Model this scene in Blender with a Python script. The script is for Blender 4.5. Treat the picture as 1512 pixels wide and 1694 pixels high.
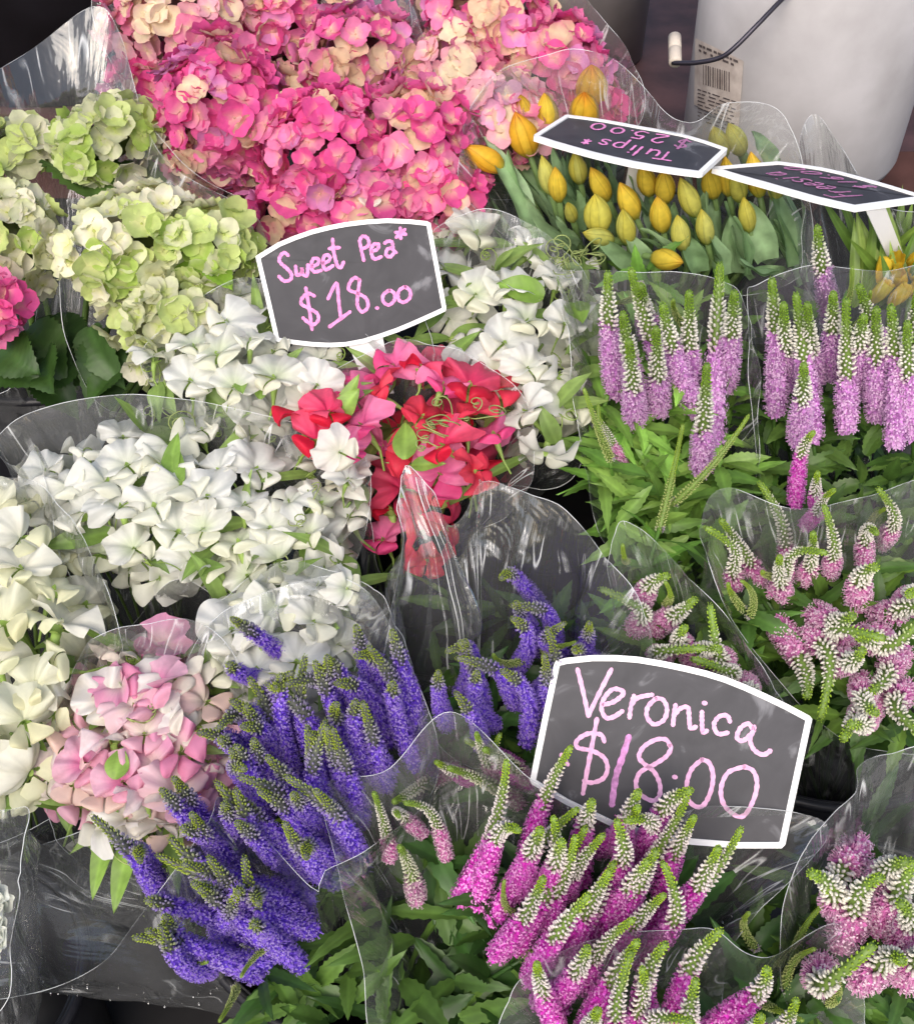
import bpy, math, random
import numpy as np
from mathutils import Vector, Matrix
R = math.radians
sc = bpy.context.scene
for o in list(bpy.data.objects): bpy.data.objects.remove(o)

# ---------------------------------------------------------------- camera, sky, sun, exposure
CAM = np.array((0.0, -0.707, 1.307)); PITCH = 45.0; HF = 42.0
TH = math.tan(R(HF/2)); TV = TH*1694/1512
cam_d = bpy.data.cameras.new('camera'); cam = bpy.data.objects.new('camera', cam_d)
sc.collection.objects.link(cam)
cam.location = CAM; cam.rotation_euler = (R(90-PITCH), 0, 0)
cam_d.sensor_fit = 'HORIZONTAL'; cam_d.angle = R(HF); cam_d.clip_start = .01; cam_d.clip_end = 200
sc.camera = cam
w = bpy.data.worlds.new('World'); sc.world = w; w.use_nodes = True
wn = w.node_tree.nodes; bg = wn['Background']
sky = wn.new('ShaderNodeTexSky'); sky.sky_type = 'NISHITA'; sky.sun_disc = False
SUN_EL, SUN_AZ = 44.0, 194.0
sky.sun_elevation = R(SUN_EL); sky.sun_rotation = R(SUN_AZ); sky.dust_density = 4.0; sky.air_density = 1.0
w.node_tree.links.new(sky.outputs[0], bg.inputs[0]); bg.inputs[1].default_value = 0.15
sd = bpy.data.lights.new('sun', 'SUN'); sd.energy = 1.5; sd.angle = R(52); sd.color = (1.0, .965, .91)
sun = bpy.data.objects.new('sun', sd); sc.collection.objects.link(sun)
az = R(SUN_AZ); el = R(SUN_EL)
sdir = Vector((math.sin(az)*math.cos(el), math.cos(az)*math.cos(el), math.sin(el)))   # towards the sun
sun.rotation_euler = sdir.to_track_quat('Z', 'Y').to_euler(); sun.location = (0, -1, 4)
vs = sc.view_settings; vs.view_transform = 'Standard'; vs.look = 'None'; vs.gamma = 1; vs.use_curve_mapping = False
vs.exposure = 0.5
cy = sc.cycles
cy.use_denoising = True; cy.max_bounces = 10; cy.diffuse_bounces = 6; cy.glossy_bounces = 3
cy.transmission_bounces = 4; cy.transparent_max_bounces = 40; cy.caustics_reflective = False; cy.caustics_refractive = False

# ---------------------------------------------------------------- where things stand: one ray per spot, met with the sloping flower canopy
S0, SL = 0.60, 0.30
FW = np.array((0, math.cos(R(PITCH)), -math.sin(R(PITCH)))); UP = np.array((0, math.sin(R(PITCH)), math.cos(R(PITCH)))); RT = np.array((1., 0, 0))
def ray(px, py):
    return FW + RT*((px-756)/756*TH) + UP*((847-py)/847*TV)
def W(px, py, h=0.0):
    d = ray(px, py); t = (S0 + h + SL*CAM[1] - CAM[2])/(d[2] - SL*d[1]); return CAM + t*d
def onplane(px, py, p0, n):
    d = ray(px, py); t = np.dot(p0-CAM, n)/np.dot(d, n); return CAM + t*d
def mpp(p):                                   # metres per photo pixel at a point
    return np.dot(p-CAM, FW)*TH/756
CN = np.array((0, -SL, 1.0)); CN /= np.linalg.norm(CN)
def norm(v):
    v = np.asarray(v, float); return v/(np.linalg.norm(v)+1e-12)

# ---------------------------------------------------------------- mesh helpers
class MB:
    def __init__(s): s.V = []; s.C = []; s.F = []; s.M = []; s.n = 0
    def add(s, V, F, mat=0, col=(1, 1, 1), T=None):
        V = np.asarray(V, float)
        if T is not None: V = V @ T[:3, :3].T + T[:3, 3]
        C = np.asarray(col, float)
        if C.ndim == 1: C = np.tile(C, (len(V), 1))
        s.V.append(V); s.C.append(C)
        for f in F: s.F.append(tuple(int(i)+s.n for i in f))
        s.M += [mat]*len(F); s.n += len(V)
    def mesh(s, name, mats, off=None, smooth=True):
        V = np.concatenate(s.V); C = np.concatenate(s.C)
        if off is not None: V = V-np.asarray(off)
        me = bpy.data.meshes.new(name); me.from_pydata(V.tolist(), [], s.F)
        for m in mats: me.materials.append(m)
        me.polygons.foreach_set('material_index', s.M)
        me.polygons.foreach_set('use_smooth', [smooth]*len(s.F))
        a = me.color_attributes.new('Col', 'FLOAT_COLOR', 'POINT')
        a.data.foreach_set('color', np.concatenate([C, np.ones((len(C), 1))], 1).ravel())
        me.update(); return me
    def build(s, name, mats, parent=None, smooth=True):
        off = None; q = parent
        while q is not None: off = np.array(q.location)+(0 if off is None else off); q = q.parent
        me = s.mesh(name, mats, off, smooth)
        return link(name, me, parent)
def link(name, me, parent=None, loc=None, rot=None, scale=None):
    o = bpy.data.objects.new(name, me); sc.collection.objects.link(o)
    if parent is not None: o.parent = parent
    if loc is not None: o.location = loc
    if rot is not None: o.rotation_euler = rot
    if scale is not None: o.scale = scale
    return o
def thing(name, label, cat, loc, group=None):
    o = bpy.data.objects.new(name, None); sc.collection.objects.link(o); o.location = loc; o.empty_display_size = .05
    return tag(o, label, cat, group)
def tag(o, label=None, cat=None, group=None, kind=None):
    if label: o['label'] = label
    if cat: o['category'] = cat
    if group: o['group'] = group
    if kind: o['kind'] = kind
    return o
def gridF(nu, nv, close=False):               # nu columns, nv rows of vertices, index = j*nu+i
    F = []
    for j in range(nv-1):
        for i in range(nu if close else nu-1):
            k = (i+1) % nu; F.append((j*nu+i, j*nu+k, (j+1)*nu+k, (j+1)*nu+i))
    return F
def frame(z, up=(0, 0, 1), spin=0.0):
    z = norm(z); x = np.cross(up, z)
    if np.linalg.norm(x) < 1e-4: x = np.cross((0, 1, 0), z)
    x = norm(x); y = np.cross(z, x); c, s = math.cos(spin), math.sin(spin)
    return np.stack([c*x+s*y, -s*x+c*y, z], 1)
def TM(rot, loc, s=1.0):
    T = np.eye(4); T[:3, :3] = rot*np.asarray(s); T[:3, 3] = loc; return T
def mat4(T): return Matrix(T.tolist())
def tube(mb, pts, r, n=6, mat=0, col=(1, 1, 1), closed=False, cap=True):
    P = np.asarray(pts, float); m = len(P); r = np.broadcast_to(r, (m,))
    tg = np.gradient(P, axis=0) if not closed else np.roll(P, -1, 0)-np.roll(P, 1, 0)
    V = []; a = None
    for i in range(m):
        t = norm(tg[i])
        if a is None: a = norm(np.cross(t, (0.3, 0.2, 1) if abs(t[2]) < .9 else (1, 0, 0)))
        a = norm(a-t*np.dot(a, t)); b = np.cross(t, a)
        for k in range(n):
            q = 2*math.pi*k/n; V.append(P[i]+r[i]*(math.cos(q)*a+math.sin(q)*b))
    F = gridF(n, m, True)
    if closed: F += [((m-1)*n+k, (m-1)*n+(k+1) % n, (k+1) % n, k) for k in range(n)]
    elif cap: F += [tuple(range(n))[::-1], tuple(range((m-1)*n, m*n))]
    mb.add(V, F, mat, col)
def catmull(P, n, closed=True):
    P = np.asarray(P, float); m = len(P); out = []
    segs = m if closed else m-1
    L = []
    for i in range(segs): L.append(np.linalg.norm(P[(i+1) % m]-P[i]))
    cum = np.concatenate([[0], np.cumsum(L)])
    ts = np.linspace(0, cum[-1], n, endpoint=not closed)
    for t in ts:
        i = min(int(np.searchsorted(cum, t, 'right')-1), segs-1); u = (t-cum[i])/max(L[i], 1e-9)
        if closed: p = [P[(i+k-1) % m] for k in range(4)]
        else: p = [P[min(max(i+k-1, 0), m-1)] for k in range(4)]
        out.append(.5*((2*p[1])+(-p[0]+p[2])*u+(2*p[0]-5*p[1]+4*p[2]-p[3])*u*u+(-p[0]+3*p[1]-3*p[2]+p[3])*u**3))
    return np.array(out)
def mix(a, b, t):
    a = np.asarray(a, float); b = np.asarray(b, float); return a+(b-a)*t
def sstep(a, b, x):
    t = np.clip((x-a)/(b-a), 0, 1); return t*t*(3-2*t)

# ---------------------------------------------------------------- materials
def newmat(name):
    m = bpy.data.materials.new(name); m.use_nodes = True; m.node_tree.nodes.clear(); return m, m.node_tree.nodes, m.node_tree.links
def petal_mat(name, transl=.3, rough=.55, spec=.25, vein=.12, scale=160., jitter=.12):
    m, n, l = newmat(name)
    at = n.new('ShaderNodeAttribute'); at.attribute_name = 'Col'
    tc = n.new('ShaderNodeTexCoord'); no = n.new('ShaderNodeTexNoise'); no.inputs['Scale'].default_value = scale; no.inputs['Detail'].default_value = 3
    l.new(tc.outputs['Object'], no.inputs['Vector'])
    oi = n.new('ShaderNodeObjectInfo')
    ma = n.new('ShaderNodeMapRange'); ma.inputs['From Min'].default_value = .3; ma.inputs['From Max'].default_value = .7
    ma.inputs['To Min'].default_value = 1-vein; ma.inputs['To Max'].default_value = 1+vein*.6; l.new(no.outputs['Fac'], ma.inputs['Value'])
    mr = n.new('ShaderNodeMapRange'); mr.inputs['To Min'].default_value = 1-jitter; mr.inputs['To Max'].default_value = 1+jitter*.6; l.new(oi.outputs['Random'], mr.inputs['Value'])
    mu = n.new('ShaderNodeMath'); mu.operation = 'MULTIPLY'; l.new(ma.outputs[0], mu.inputs[0]); l.new(mr.outputs[0], mu.inputs[1])
    hs = n.new('ShaderNodeHueSaturation'); l.new(at.outputs['Color'], hs.inputs['Color']); l.new(mu.outputs[0], hs.inputs['Value'])
    pr = n.new('ShaderNodeBsdfPrincipled'); pr.inputs['Roughness'].default_value = rough; pr.inputs['Specular IOR Level'].default_value = spec
    l.new(hs.outputs[0], pr.inputs['Base Color'])
    tr = n.new('ShaderNodeBsdfTranslucent'); l.new(hs.outputs[0], tr.inputs['Color'])
    mx = n.new('ShaderNodeMixShader'); mx.inputs[0].default_value = transl; l.new(pr.outputs[0], mx.inputs[1]); l.new(tr.outputs[0], mx.inputs[2])
    bp = n.new('ShaderNodeBump'); bp.inputs['Strength'].default_value = .25; bp.inputs['Distance'].default_value = .001
    l.new(no.outputs['Fac'], bp.inputs['Height']); l.new(bp.outputs[0], pr.inputs['Normal'])
    ou = n.new('ShaderNodeOutputMaterial'); l.new(mx.outputs[0], ou.inputs[0]); return m
def plain_mat(name, col, rough=.5, spec=.5, noise=.15, scale=30., bump=.1, col2=None, metal=0.0):
    m, n, l = newmat(name)
    tc = n.new('ShaderNodeTexCoord'); no = n.new('ShaderNodeTexNoise'); no.inputs['Scale'].default_value = scale; no.inputs['Detail'].default_value = 6
    l.new(tc.outputs['Object'], no.inputs['Vector'])
    cr = n.new('ShaderNodeValToRGB'); c = np.array(col); c2 = np.array(col2) if col2 is not None else c*(1-noise)
    cr.color_ramp.elements[0].position = .35; cr.color_ramp.elements[1].position = .65
    cr.color_ramp.elements[0].color = (*c2, 1); cr.color_ramp.elements[1].color = (*np.clip(c*(1+noise*.3), 0, .95), 1)
    l.new(no.outputs['Fac'], cr.inputs[0])
    pr = n.new('ShaderNodeBsdfPrincipled'); pr.inputs['Roughness'].default_value = rough; pr.inputs['Specular IOR Level'].default_value = spec; pr.inputs['Metallic'].default_value = metal
    l.new(cr.outputs[0], pr.inputs['Base Color'])
    bp = n.new('ShaderNodeBump'); bp.inputs['Strength'].default_value = bump; bp.inputs['Distance'].default_value = .002
    l.new(no.outputs['Fac'], bp.inputs['Height']); l.new(bp.outputs[0], pr.inputs['Normal'])
    ou = n.new('ShaderNodeOutputMaterial'); l.new(pr.outputs[0], ou.inputs[0]); return m
def cello_mat(name, gloss=2.6, haze=.058, bump=.62, rough=.045, crease=.6):
    m, n, l = newmat(name)
    at = n.new('ShaderNodeAttribute'); at.attribute_name = 'Col'           # round the sleeve, along the sleeve
    tc = n.new('ShaderNodeTexCoord')
    mp = n.new('ShaderNodeMapping'); mp.inputs['Scale'].default_value = (26, 1.6, 1); l.new(at.outputs['Color'], mp.inputs[0])
    n1 = n.new('ShaderNodeTexNoise'); n1.inputs['Scale'].default_value = 1.0; n1.inputs['Detail'].default_value = 4; n1.inputs['Distortion'].default_value = .5
    l.new(mp.outputs[0], n1.inputs['Vector'])
    n2 = n.new('ShaderNodeTexNoise'); n2.inputs['Scale'].default_value = 18; n2.inputs['Detail'].default_value = 3; n2.inputs['Distortion'].default_value = 1.0
    l.new(tc.outputs['Object'], n2.inputs['Vector'])
    ad = n.new('ShaderNodeMath'); ad.operation = 'MULTIPLY_ADD'; ad.inputs[1].default_value = .55; l.new(n2.outputs['Fac'], ad.inputs[0]); l.new(n1.outputs['Fac'], ad.inputs[2])
    bp = n.new('ShaderNodeBump'); bp.inputs['Strength'].default_value = bump; bp.inputs['Distance'].default_value = .012; l.new(ad.outputs[0], bp.inputs['Height'])
    fr = n.new('ShaderNodeFresnel'); fr.inputs[0].default_value = 1.48; l.new(bp.outputs[0], fr.inputs['Normal'])
    mu = n.new('ShaderNodeMath'); mu.operation = 'MULTIPLY'; mu.use_clamp = True; mu.inputs[1].default_value = gloss; l.new(fr.outputs[0], mu.inputs[0])
    mn = n.new('ShaderNodeMath'); mn.operation = 'MINIMUM'; mn.inputs[1].default_value = .6; l.new(mu.outputs[0], mn.inputs[0])
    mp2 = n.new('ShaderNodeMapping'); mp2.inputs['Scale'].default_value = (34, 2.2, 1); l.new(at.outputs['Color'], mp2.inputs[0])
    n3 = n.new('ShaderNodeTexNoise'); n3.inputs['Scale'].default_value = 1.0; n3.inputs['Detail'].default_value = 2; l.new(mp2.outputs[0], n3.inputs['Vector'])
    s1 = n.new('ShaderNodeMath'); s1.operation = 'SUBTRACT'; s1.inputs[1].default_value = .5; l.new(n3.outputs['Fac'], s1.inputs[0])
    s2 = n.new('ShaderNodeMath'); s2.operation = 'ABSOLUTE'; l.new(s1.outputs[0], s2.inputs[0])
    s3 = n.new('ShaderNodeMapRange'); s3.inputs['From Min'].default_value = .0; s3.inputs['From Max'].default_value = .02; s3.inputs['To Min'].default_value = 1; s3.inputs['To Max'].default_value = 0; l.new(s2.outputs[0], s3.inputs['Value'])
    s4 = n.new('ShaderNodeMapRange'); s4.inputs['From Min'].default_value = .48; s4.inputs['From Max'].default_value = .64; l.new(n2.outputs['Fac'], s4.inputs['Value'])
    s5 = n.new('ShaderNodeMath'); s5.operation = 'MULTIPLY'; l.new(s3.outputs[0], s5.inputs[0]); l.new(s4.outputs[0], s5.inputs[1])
    s6 = n.new('ShaderNodeMath'); s6.operation = 'MULTIPLY_ADD'; s6.inputs[1].default_value = crease; s6.inputs[2].default_value = haze; l.new(s5.outputs[0], s6.inputs[0])  # white crease lines painted as diffuse colour, standing in for bright reflected streaks
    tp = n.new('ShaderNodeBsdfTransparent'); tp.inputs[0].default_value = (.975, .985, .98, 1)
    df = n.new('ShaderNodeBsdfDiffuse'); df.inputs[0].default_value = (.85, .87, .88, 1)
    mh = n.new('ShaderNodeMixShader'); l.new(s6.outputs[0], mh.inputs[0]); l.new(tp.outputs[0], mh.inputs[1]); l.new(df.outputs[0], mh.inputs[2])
    gl = n.new('ShaderNodeBsdfGlossy'); gl.inputs['Roughness'].default_value = rough; l.new(bp.outputs[0], gl.inputs['Normal'])
    mx = n.new('ShaderNodeMixShader'); l.new(mn.outputs[0], mx.inputs[0]); l.new(mh.outputs[0], mx.inputs[1]); l.new(gl.outputs[0], mx.inputs[2])
    ou = n.new('ShaderNodeOutputMaterial'); l.new(mx.outputs[0], ou.inputs[0]); return m
def edge_mat():
    m, n, l = newmat('cut edge of clear film')
    tp = n.new('ShaderNodeBsdfTransparent'); df = n.new('ShaderNodeBsdfPrincipled'); df.inputs['Base Color'].default_value = (.8, .83, .84, 1); df.inputs['Roughness'].default_value = .15
    mx = n.new('ShaderNodeMixShader'); tc = n.new('ShaderNodeTexCoord'); no = n.new('ShaderNodeTexNoise'); no.inputs['Scale'].default_value = 22; l.new(tc.outputs['Object'], no.inputs['Vector'])
    mr = n.new('ShaderNodeMapRange'); mr.inputs['From Min'].default_value = .42; mr.inputs['From Max'].default_value = .6; mr.inputs['To Min'].default_value = .06; mr.inputs['To Max'].default_value = .8; l.new(no.outputs['Fac'], mr.inputs['Value']); l.new(mr.outputs[0], mx.inputs[0])  # whitish colour comes and goes by noise, standing in for light caught on edges
    l.new(tp.outputs[0], mx.inputs[1]); l.new(df.outputs[0], mx.inputs[2])
    ou = n.new('ShaderNodeOutputMaterial'); l.new(mx.outputs[0], ou.inputs[0]); return m
def drop_mat():
    m, n, l = newmat('water drop'); tp = n.new('ShaderNodeBsdfTransparent'); g = n.new('ShaderNodeBsdfGlossy'); g.inputs['Roughness'].default_value = .08
    f = n.new('ShaderNodeFresnel'); f.inputs[0].default_value = 1.6; x = n.new('ShaderNodeMath'); x.operation = 'MULTIPLY_ADD'; x.inputs[1].default_value = 1.5; x.inputs[2].default_value = .12; x.use_clamp = True; l.new(f.outputs[0], x.inputs[0])
    mx = n.new('ShaderNodeMixShader'); l.new(x.outputs[0], mx.inputs[0]); l.new(tp.outputs[0], mx.inputs[1]); l.new(g.outputs[0], mx.inputs[2]); o = n.new('ShaderNodeOutputMaterial'); l.new(mx.outputs[0], o.inputs[0]); return m
DROP = drop_mat()
PETAL = petal_mat('petal', .38, .5, .25)
PETALW = petal_mat('white petal', .42, .5, .2, vein=.05, jitter=.05)
FLORET = petal_mat('veronica floret', .25, .6, .2, vein=.1, scale=300)
LEAF = petal_mat('leaf', .3, .42, .4, vein=.25, scale=70)
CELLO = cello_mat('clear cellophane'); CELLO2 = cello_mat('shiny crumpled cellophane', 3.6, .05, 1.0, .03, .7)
EDGE = edge_mat()
BLACKP = plain_mat('black bucket plastic', (.012, .012, .016), .4, .35, .3, 20, .05)
STAND = plain_mat('dark stand', (.016, .015, .016), .7, .3, .4, 12, .2)
BROWN = plain_mat('red brown boards', (.085, .04, .038), .6, .3, .5, 14, .3)
WHITEP = plain_mat('white bucket plastic', (.42, .405, .415), .45, .35, .12, 11, .12, col2=(.33, .315, .32))
GREYP = plain_mat('grey bucket plastic', (.22, .2, .2), .45, .4, .2, 10, .05)
SIGNW = plain_mat('white sign frame', (.82, .82, .82), .35, .4, .05, 20, .02)
def board_mat():
    m, n, l = newmat('chalkboard')
    tc = n.new('ShaderNodeTexCoord'); no = n.new('ShaderNodeTexNoise'); no.inputs['Scale'].default_value = 28; no.inputs['Detail'].default_value = 7; no.inputs['Distortion'].default_value = 1.2
    l.new(tc.outputs['Object'], no.inputs['Vector'])
    cr = n.new('ShaderNodeValToRGB'); e = cr.color_ramp.elements
    e[0].position = .3; e[0].color = (.024, .0235, .030, 1); e[1].position = .62; e[1].color = (.042, .041, .049, 1)
    k = e.new(.72); k.color = (.15, .15, .165, 1); l.new(no.outputs['Fac'], cr.inputs[0])
    pr = n.new('ShaderNodeBsdfPrincipled'); pr.inputs['Roughness'].default_value = .55; pr.inputs['Specular IOR Level'].default_value = .4; l.new(cr.outputs[0], pr.inputs['Base Color'])
    ou = n.new('ShaderNodeOutputMaterial'); l.new(pr.outputs[0], ou.inputs[0]); return m
BOARD = board_mat()
INK_PALE = plain_mat('pale pink chalk ink', (.82, .44, .66), .6, .2, .2, 260, .1)
INK_PINK = plain_mat('pink chalk ink', (.80, .28, .58), .6, .2, .3, 260, .1)
INK_DIM = plain_mat('faded pink chalk ink', (.42, .17, .33), .6, .2, .3, 260, .1)
INK_SMUDGE = plain_mat('smudged violet chalk ink', (.62, .27, .55), .6, .2, .4, 260, .1)

# ---------------------------------------------------------------- the setting: ground, stepped stand, back shelf
def box(mb, a, b, mat=0, col=(1, 1, 1)):
    (x0, y0, z0), (x1, y1, z1) = a, b
    V = [(x0, y0, z0), (x1, y0, z0), (x1, y1, z0), (x0, y1, z0), (x0, y0, z1), (x1, y0, z1), (x1, y1, z1), (x0, y1, z1)]
    mb.add(V, [(0, 3, 2, 1), (4, 5, 6, 7), (0, 1, 5, 4), (1, 2, 6, 5), (2, 3, 7, 6), (3, 0, 4, 7)], mat, col)
mb = MB(); mb.add([(-60, -60, 0), (60, -60, 0), (60, 60, 0), (-60, 60, 0)], [(0, 1, 2, 3)])
tag(mb.build('ground', [plain_mat('paving', (.34, .33, .31), .8, .3, .4, 6, .3)]), kind='structure')
ROWS = [(-.9, -.36), (-.36, -.1), (-.1, .17), (.17, .46), (.46, .80)]
def stepz(y):
    for a, b in ROWS:
        if y < b: return S0+SL*(a+b)/2-.36
    return .50
mb = MB(); n = 0
x0, x1 = -1.3, 1.3
prof = [(-.9, 0)]
for a, b in ROWS: prof += [(a, stepz((a+b)/2)), (b, stepz((a+b)/2))]
prof += [(.80, 0)]
V = [(x0, y, z) for y, z in prof]+[(x1, y, z) for y, z in prof]; k = len(prof)
F = [(i, i+1, k+i+1, k+i) for i in range(k-1)]+[tuple(range(k))[::-1], tuple(range(k, 2*k))]
mb.add(V, F); st = mb.build('display_stand', [STAND], smooth=False); tag(st, 'dark stepped display stand under the flower buckets', 'display stand')
BSZ = .50
mb = MB(); box(mb, (-1.6, .802, 0), (1.8, 3.2, BSZ)); tag(mb.build('back_shelf', [BROWN], smooth=False), 'low red brown shelf behind the flowers carrying white bucket', 'shelf')

# ---------------------------------------------------------------- buckets
def lathe(mb, prof, n=64, mat=0, col=(1, 1, 1), c=(0, 0, 0)):
    V = []
    for r, z in prof:
        for i in range(n):
            a = 2*math.pi*i/n; V.append((c[0]+r*math.cos(a), c[1]+r*math.sin(a), c[2]+z))
    mb.add(V, gridF(n, len(prof), True), mat, col)
def bucket(cx, cyy, rimz, r, label, mat=BLACKP, group='black flower buckets'):
    z0 = stepz(cyy)+.002; H = rimz-z0; t = thing('bucket', label, 'bucket', (cx, cyy, z0), group)
    mb = MB(); rb = r*.86
    lathe(mb, [(0.001, 0), (rb, 0), (r-.004, H-.03), (r-.004, H), (r-.007, H), (rb-.004, .006), (0.001, .006)], c=(cx, cyy, z0)); mb.build('body', [mat], t)
    mb = MB(); q = np.linspace(0, 2*math.pi, 96, endpoint=False)
    tube(mb, np.stack([cx+r*np.cos(q), cyy+r*np.sin(q), 0*q+rimz], 1), .0045, 8, closed=True); mb.build('rim', [mat], t)
    return t

BK = {}
def bk(key, px, py, r, label, h=-.14):
    p = W(px, py+60, h); bucket(p[0], p[1], p[2], r, label); BK[key] = np.array((p[0], p[1]-.07, stepz(p[1])+.03))
bk('hydL', 400, 190, .125, 'black bucket holding the left bunch of pink hydrangeas')
bk('hydR', 880, 170, .115, 'black bucket holding the right bunch of pink hydrangeas')
bk('green', 90, 470, .135, 'black bucket under the pale green hydrangeas')
bk('back', 640, 640, .135, 'black bucket of the coral and rear white sweet peas')
bk('white', 260, 980, .165, 'wide black bucket of the white, cream and pale pink sweet peas')
bk('tulip', 1060, 340, .12, 'black bucket under the yellow tulips')
bk('frees', 1480, 470, .10, 'black bucket of the yellow freesias')
bk('lilac', 1230, 700, .135, 'black bucket of the tall lilac veronica')
bk('right', 1350, 1060, .135, 'black bucket whose veronica spikes point straight up, right of the large sign')
bk('purple', 640, 1330, .17, 'wide black bucket of the violet veronica and the bright magenta veronica')
bk('low', 1460, 1560, .12, 'black bucket of the pale veronica at the lower right corner')
bk('edge', -70, 1560, .10, 'black bucket of the cut off bunch at the lower left edge')

def bud_tpl(n=6):
    V = [(0, 0, 0)]; rings = [(.75, .25), (1.0, .55), (.7, .85)]
    for r, z in rings:
        for k in range(n): V.append((r*math.cos(6.2832*k/n), r*math.sin(6.2832*k/n), z))
    V.append((0, 0, 1)); F = [(0, 1+(k+1) % n, 1+k) for k in range(n)]
    for j in range(2): F += [(1+j*n+k, 1+j*n+(k+1) % n, 1+(j+1)*n+(k+1) % n, 1+(j+1)*n+k) for k in range(n)]
    F += [(1+2*n+k, 1+2*n+(k+1) % n, 3*n+1) for k in range(n)]
    return np.array(V), F
BUDV, BUDF = bud_tpl()
# ---------------------------------------------------------------- wrappers
def wrapper(root, rim, tie, seed=0, mat=CELLO, rt=.035, bulge=.012, N=190, M=38, crease=10, amp=.008, edge=.00027, label=None, flare=2.4, glint_folds=(), drops=None):
    rng = np.random.default_rng(seed)
    P = np.array([W(*p) for p in rim]); tie = np.asarray(tie, float)
    rp = catmull(P, N)
    cen = P.mean(0); ax = norm(cen-tie)
    fx = norm(np.cross(ax, (0, 0, 1)) if abs(ax[2]) < .99 else np.cross(ax, (0, 1, 0))); fy = np.cross(ax, fx)
    d = rp-cen; an = np.unwrap(np.arctan2(d@fy, d@fx))
    sgn = 1 if an[-1] > an[0] else -1
    an2 = an[0]+sgn*np.arange(N)/N*2*math.pi
    an = .5*an+.5*an2
    tp = tie+rt*(np.cos(an)[:, None]*fx+np.sin(an)[:, None]*fy)
    radr = rp-tie-np.outer((rp-tie)@ax, ax); radt = tp-tie; out = norm_rows(radr)
    u = np.arange(N)/N
    vs_ = np.linspace(0, 1, M); V = []
    cr = [(rng.random(), rng.normal()*.05, .012+.03*rng.random(), rng.choice([-1, 1])*(.4+rng.random())) for _ in range(crease)]
    ph = rng.random(4)*6.28
    cru = rng.normal(size=(13, 9)); cru[:, 0] = 0; cru2 = rng.normal(size=(31, 15)); cru2[:, 0] = 0
    def facet(T, x, y):                        # straight creases between random knots
        a, b = T.shape; x = (x % 1)*a; i = np.floor(x).astype(int); fx_ = x-i; y = min(y, .9999)*(b-1); j = int(y); fy_ = y-j
        A = T[i % a, j]*(1-fx_)+T[(i+1) % a, j]*fx_; B = T[i % a, j+1]*(1-fx_)+T[(i+1) % a, j+1]*fx_; return A*(1-fy_)+B*fy_
    for v in vs_:
        w_ = v**.9
        axl = (tp-tie)@ax*(1-w_)+((rp-tie)@ax)*w_; wr = .35*v+.65*v**flare
        base = tie+np.outer(axl, ax)+radt*(1-wr)+radr*wr
        disp = bulge*math.sin(math.pi*min(1, v*1.05))*np.ones(N)
        for a, b, wd, s in cr:
            du = np.abs(((u-a-b*v+.5) % 1)-.5); disp += s*amp*np.clip(1-du/wd, 0, 1)*(.3+.9*v)*(1-.8*sstep(.75, 1, v))
        fade = 1-sstep(.65, 1, v)*.92
        disp += amp*1.2*np.sin(2*math.pi*3*u+ph[0]+2*v)*v*fade+amp*.8*np.sin(2*math.pi*7*u+ph[1]-3*v)*v*fade
        disp += amp*.5*np.sin(2*math.pi*15*u+ph[2]+5*math.sin(3*v+ph[3]))*v*fade
        disp += (amp*.8*facet(cru, u+.08*v, v)+amp*.42*facet(cru2, u-.1*v, v))*v*(1-.7*sstep(.85, 1, v))
        V.append(base+out*disp[:, None])
    V = np.concatenate(V); mb = MB(); uv = np.stack([np.tile(u, M), np.repeat(vs_, N), np.zeros(N*M)], 1); mb.add(V, gridF(N, M, True), 0, uv)
    tube(mb, V[-N:], edge, 4, 1, closed=True)
    G = V.reshape(M, N, 3)
    for kk in glint_folds:                           # added strip along a fold; its whitish edge lines stand in for highlights
        i = int(np.argmin(np.linalg.norm(G[-1]-P[kk], axis=1))); c = G[M//4:, i]; o_ = out[i]*.006
        tt = np.linspace(0, 1, len(c)); A = c+o_*.1; B = c+o_*(.8+.25*np.sin(tt*9))[:, None]
        mb.add(np.concatenate([A, B]), [(q, q+1, len(c)+q+1, len(c)+q) for q in range(len(c)-1)], 0, np.stack([np.concatenate([tt, tt])*.1, np.concatenate([tt, tt]), np.zeros(2*len(c))], 1))
        tube(mb, B, .00042, 5, 1); tube(mb, A, .0003, 5, 1)
    if drops:                                  # water beads clinging to the film in a few clusters
        cl_ = [(rng.integers(N), rng.integers(int(M*.55), M-3)) for _ in range(drops[1])]
        for _ in range(drops[0]):
            a_, b_ = cl_[rng.integers(len(cl_))]; p_ = G[int(np.clip(b_+rng.normal()*2, 2, M-2)), int(a_+rng.normal()*3) % N]+out[a_]*.0006; r_ = rng.uniform(.0006, .0017)
            mb.add(BUDV*np.array((r_, r_, r_*1.6))-np.array((0, 0, r_*.8)), BUDF, 2, (1, 1, 1), TM(frame(out[a_]), p_))
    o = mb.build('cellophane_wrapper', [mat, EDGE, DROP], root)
    if label: o['label'] = label
    return o
def norm_rows(A): return A/(np.linalg.norm(A, axis=1)[:, None]+1e-12)

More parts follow.
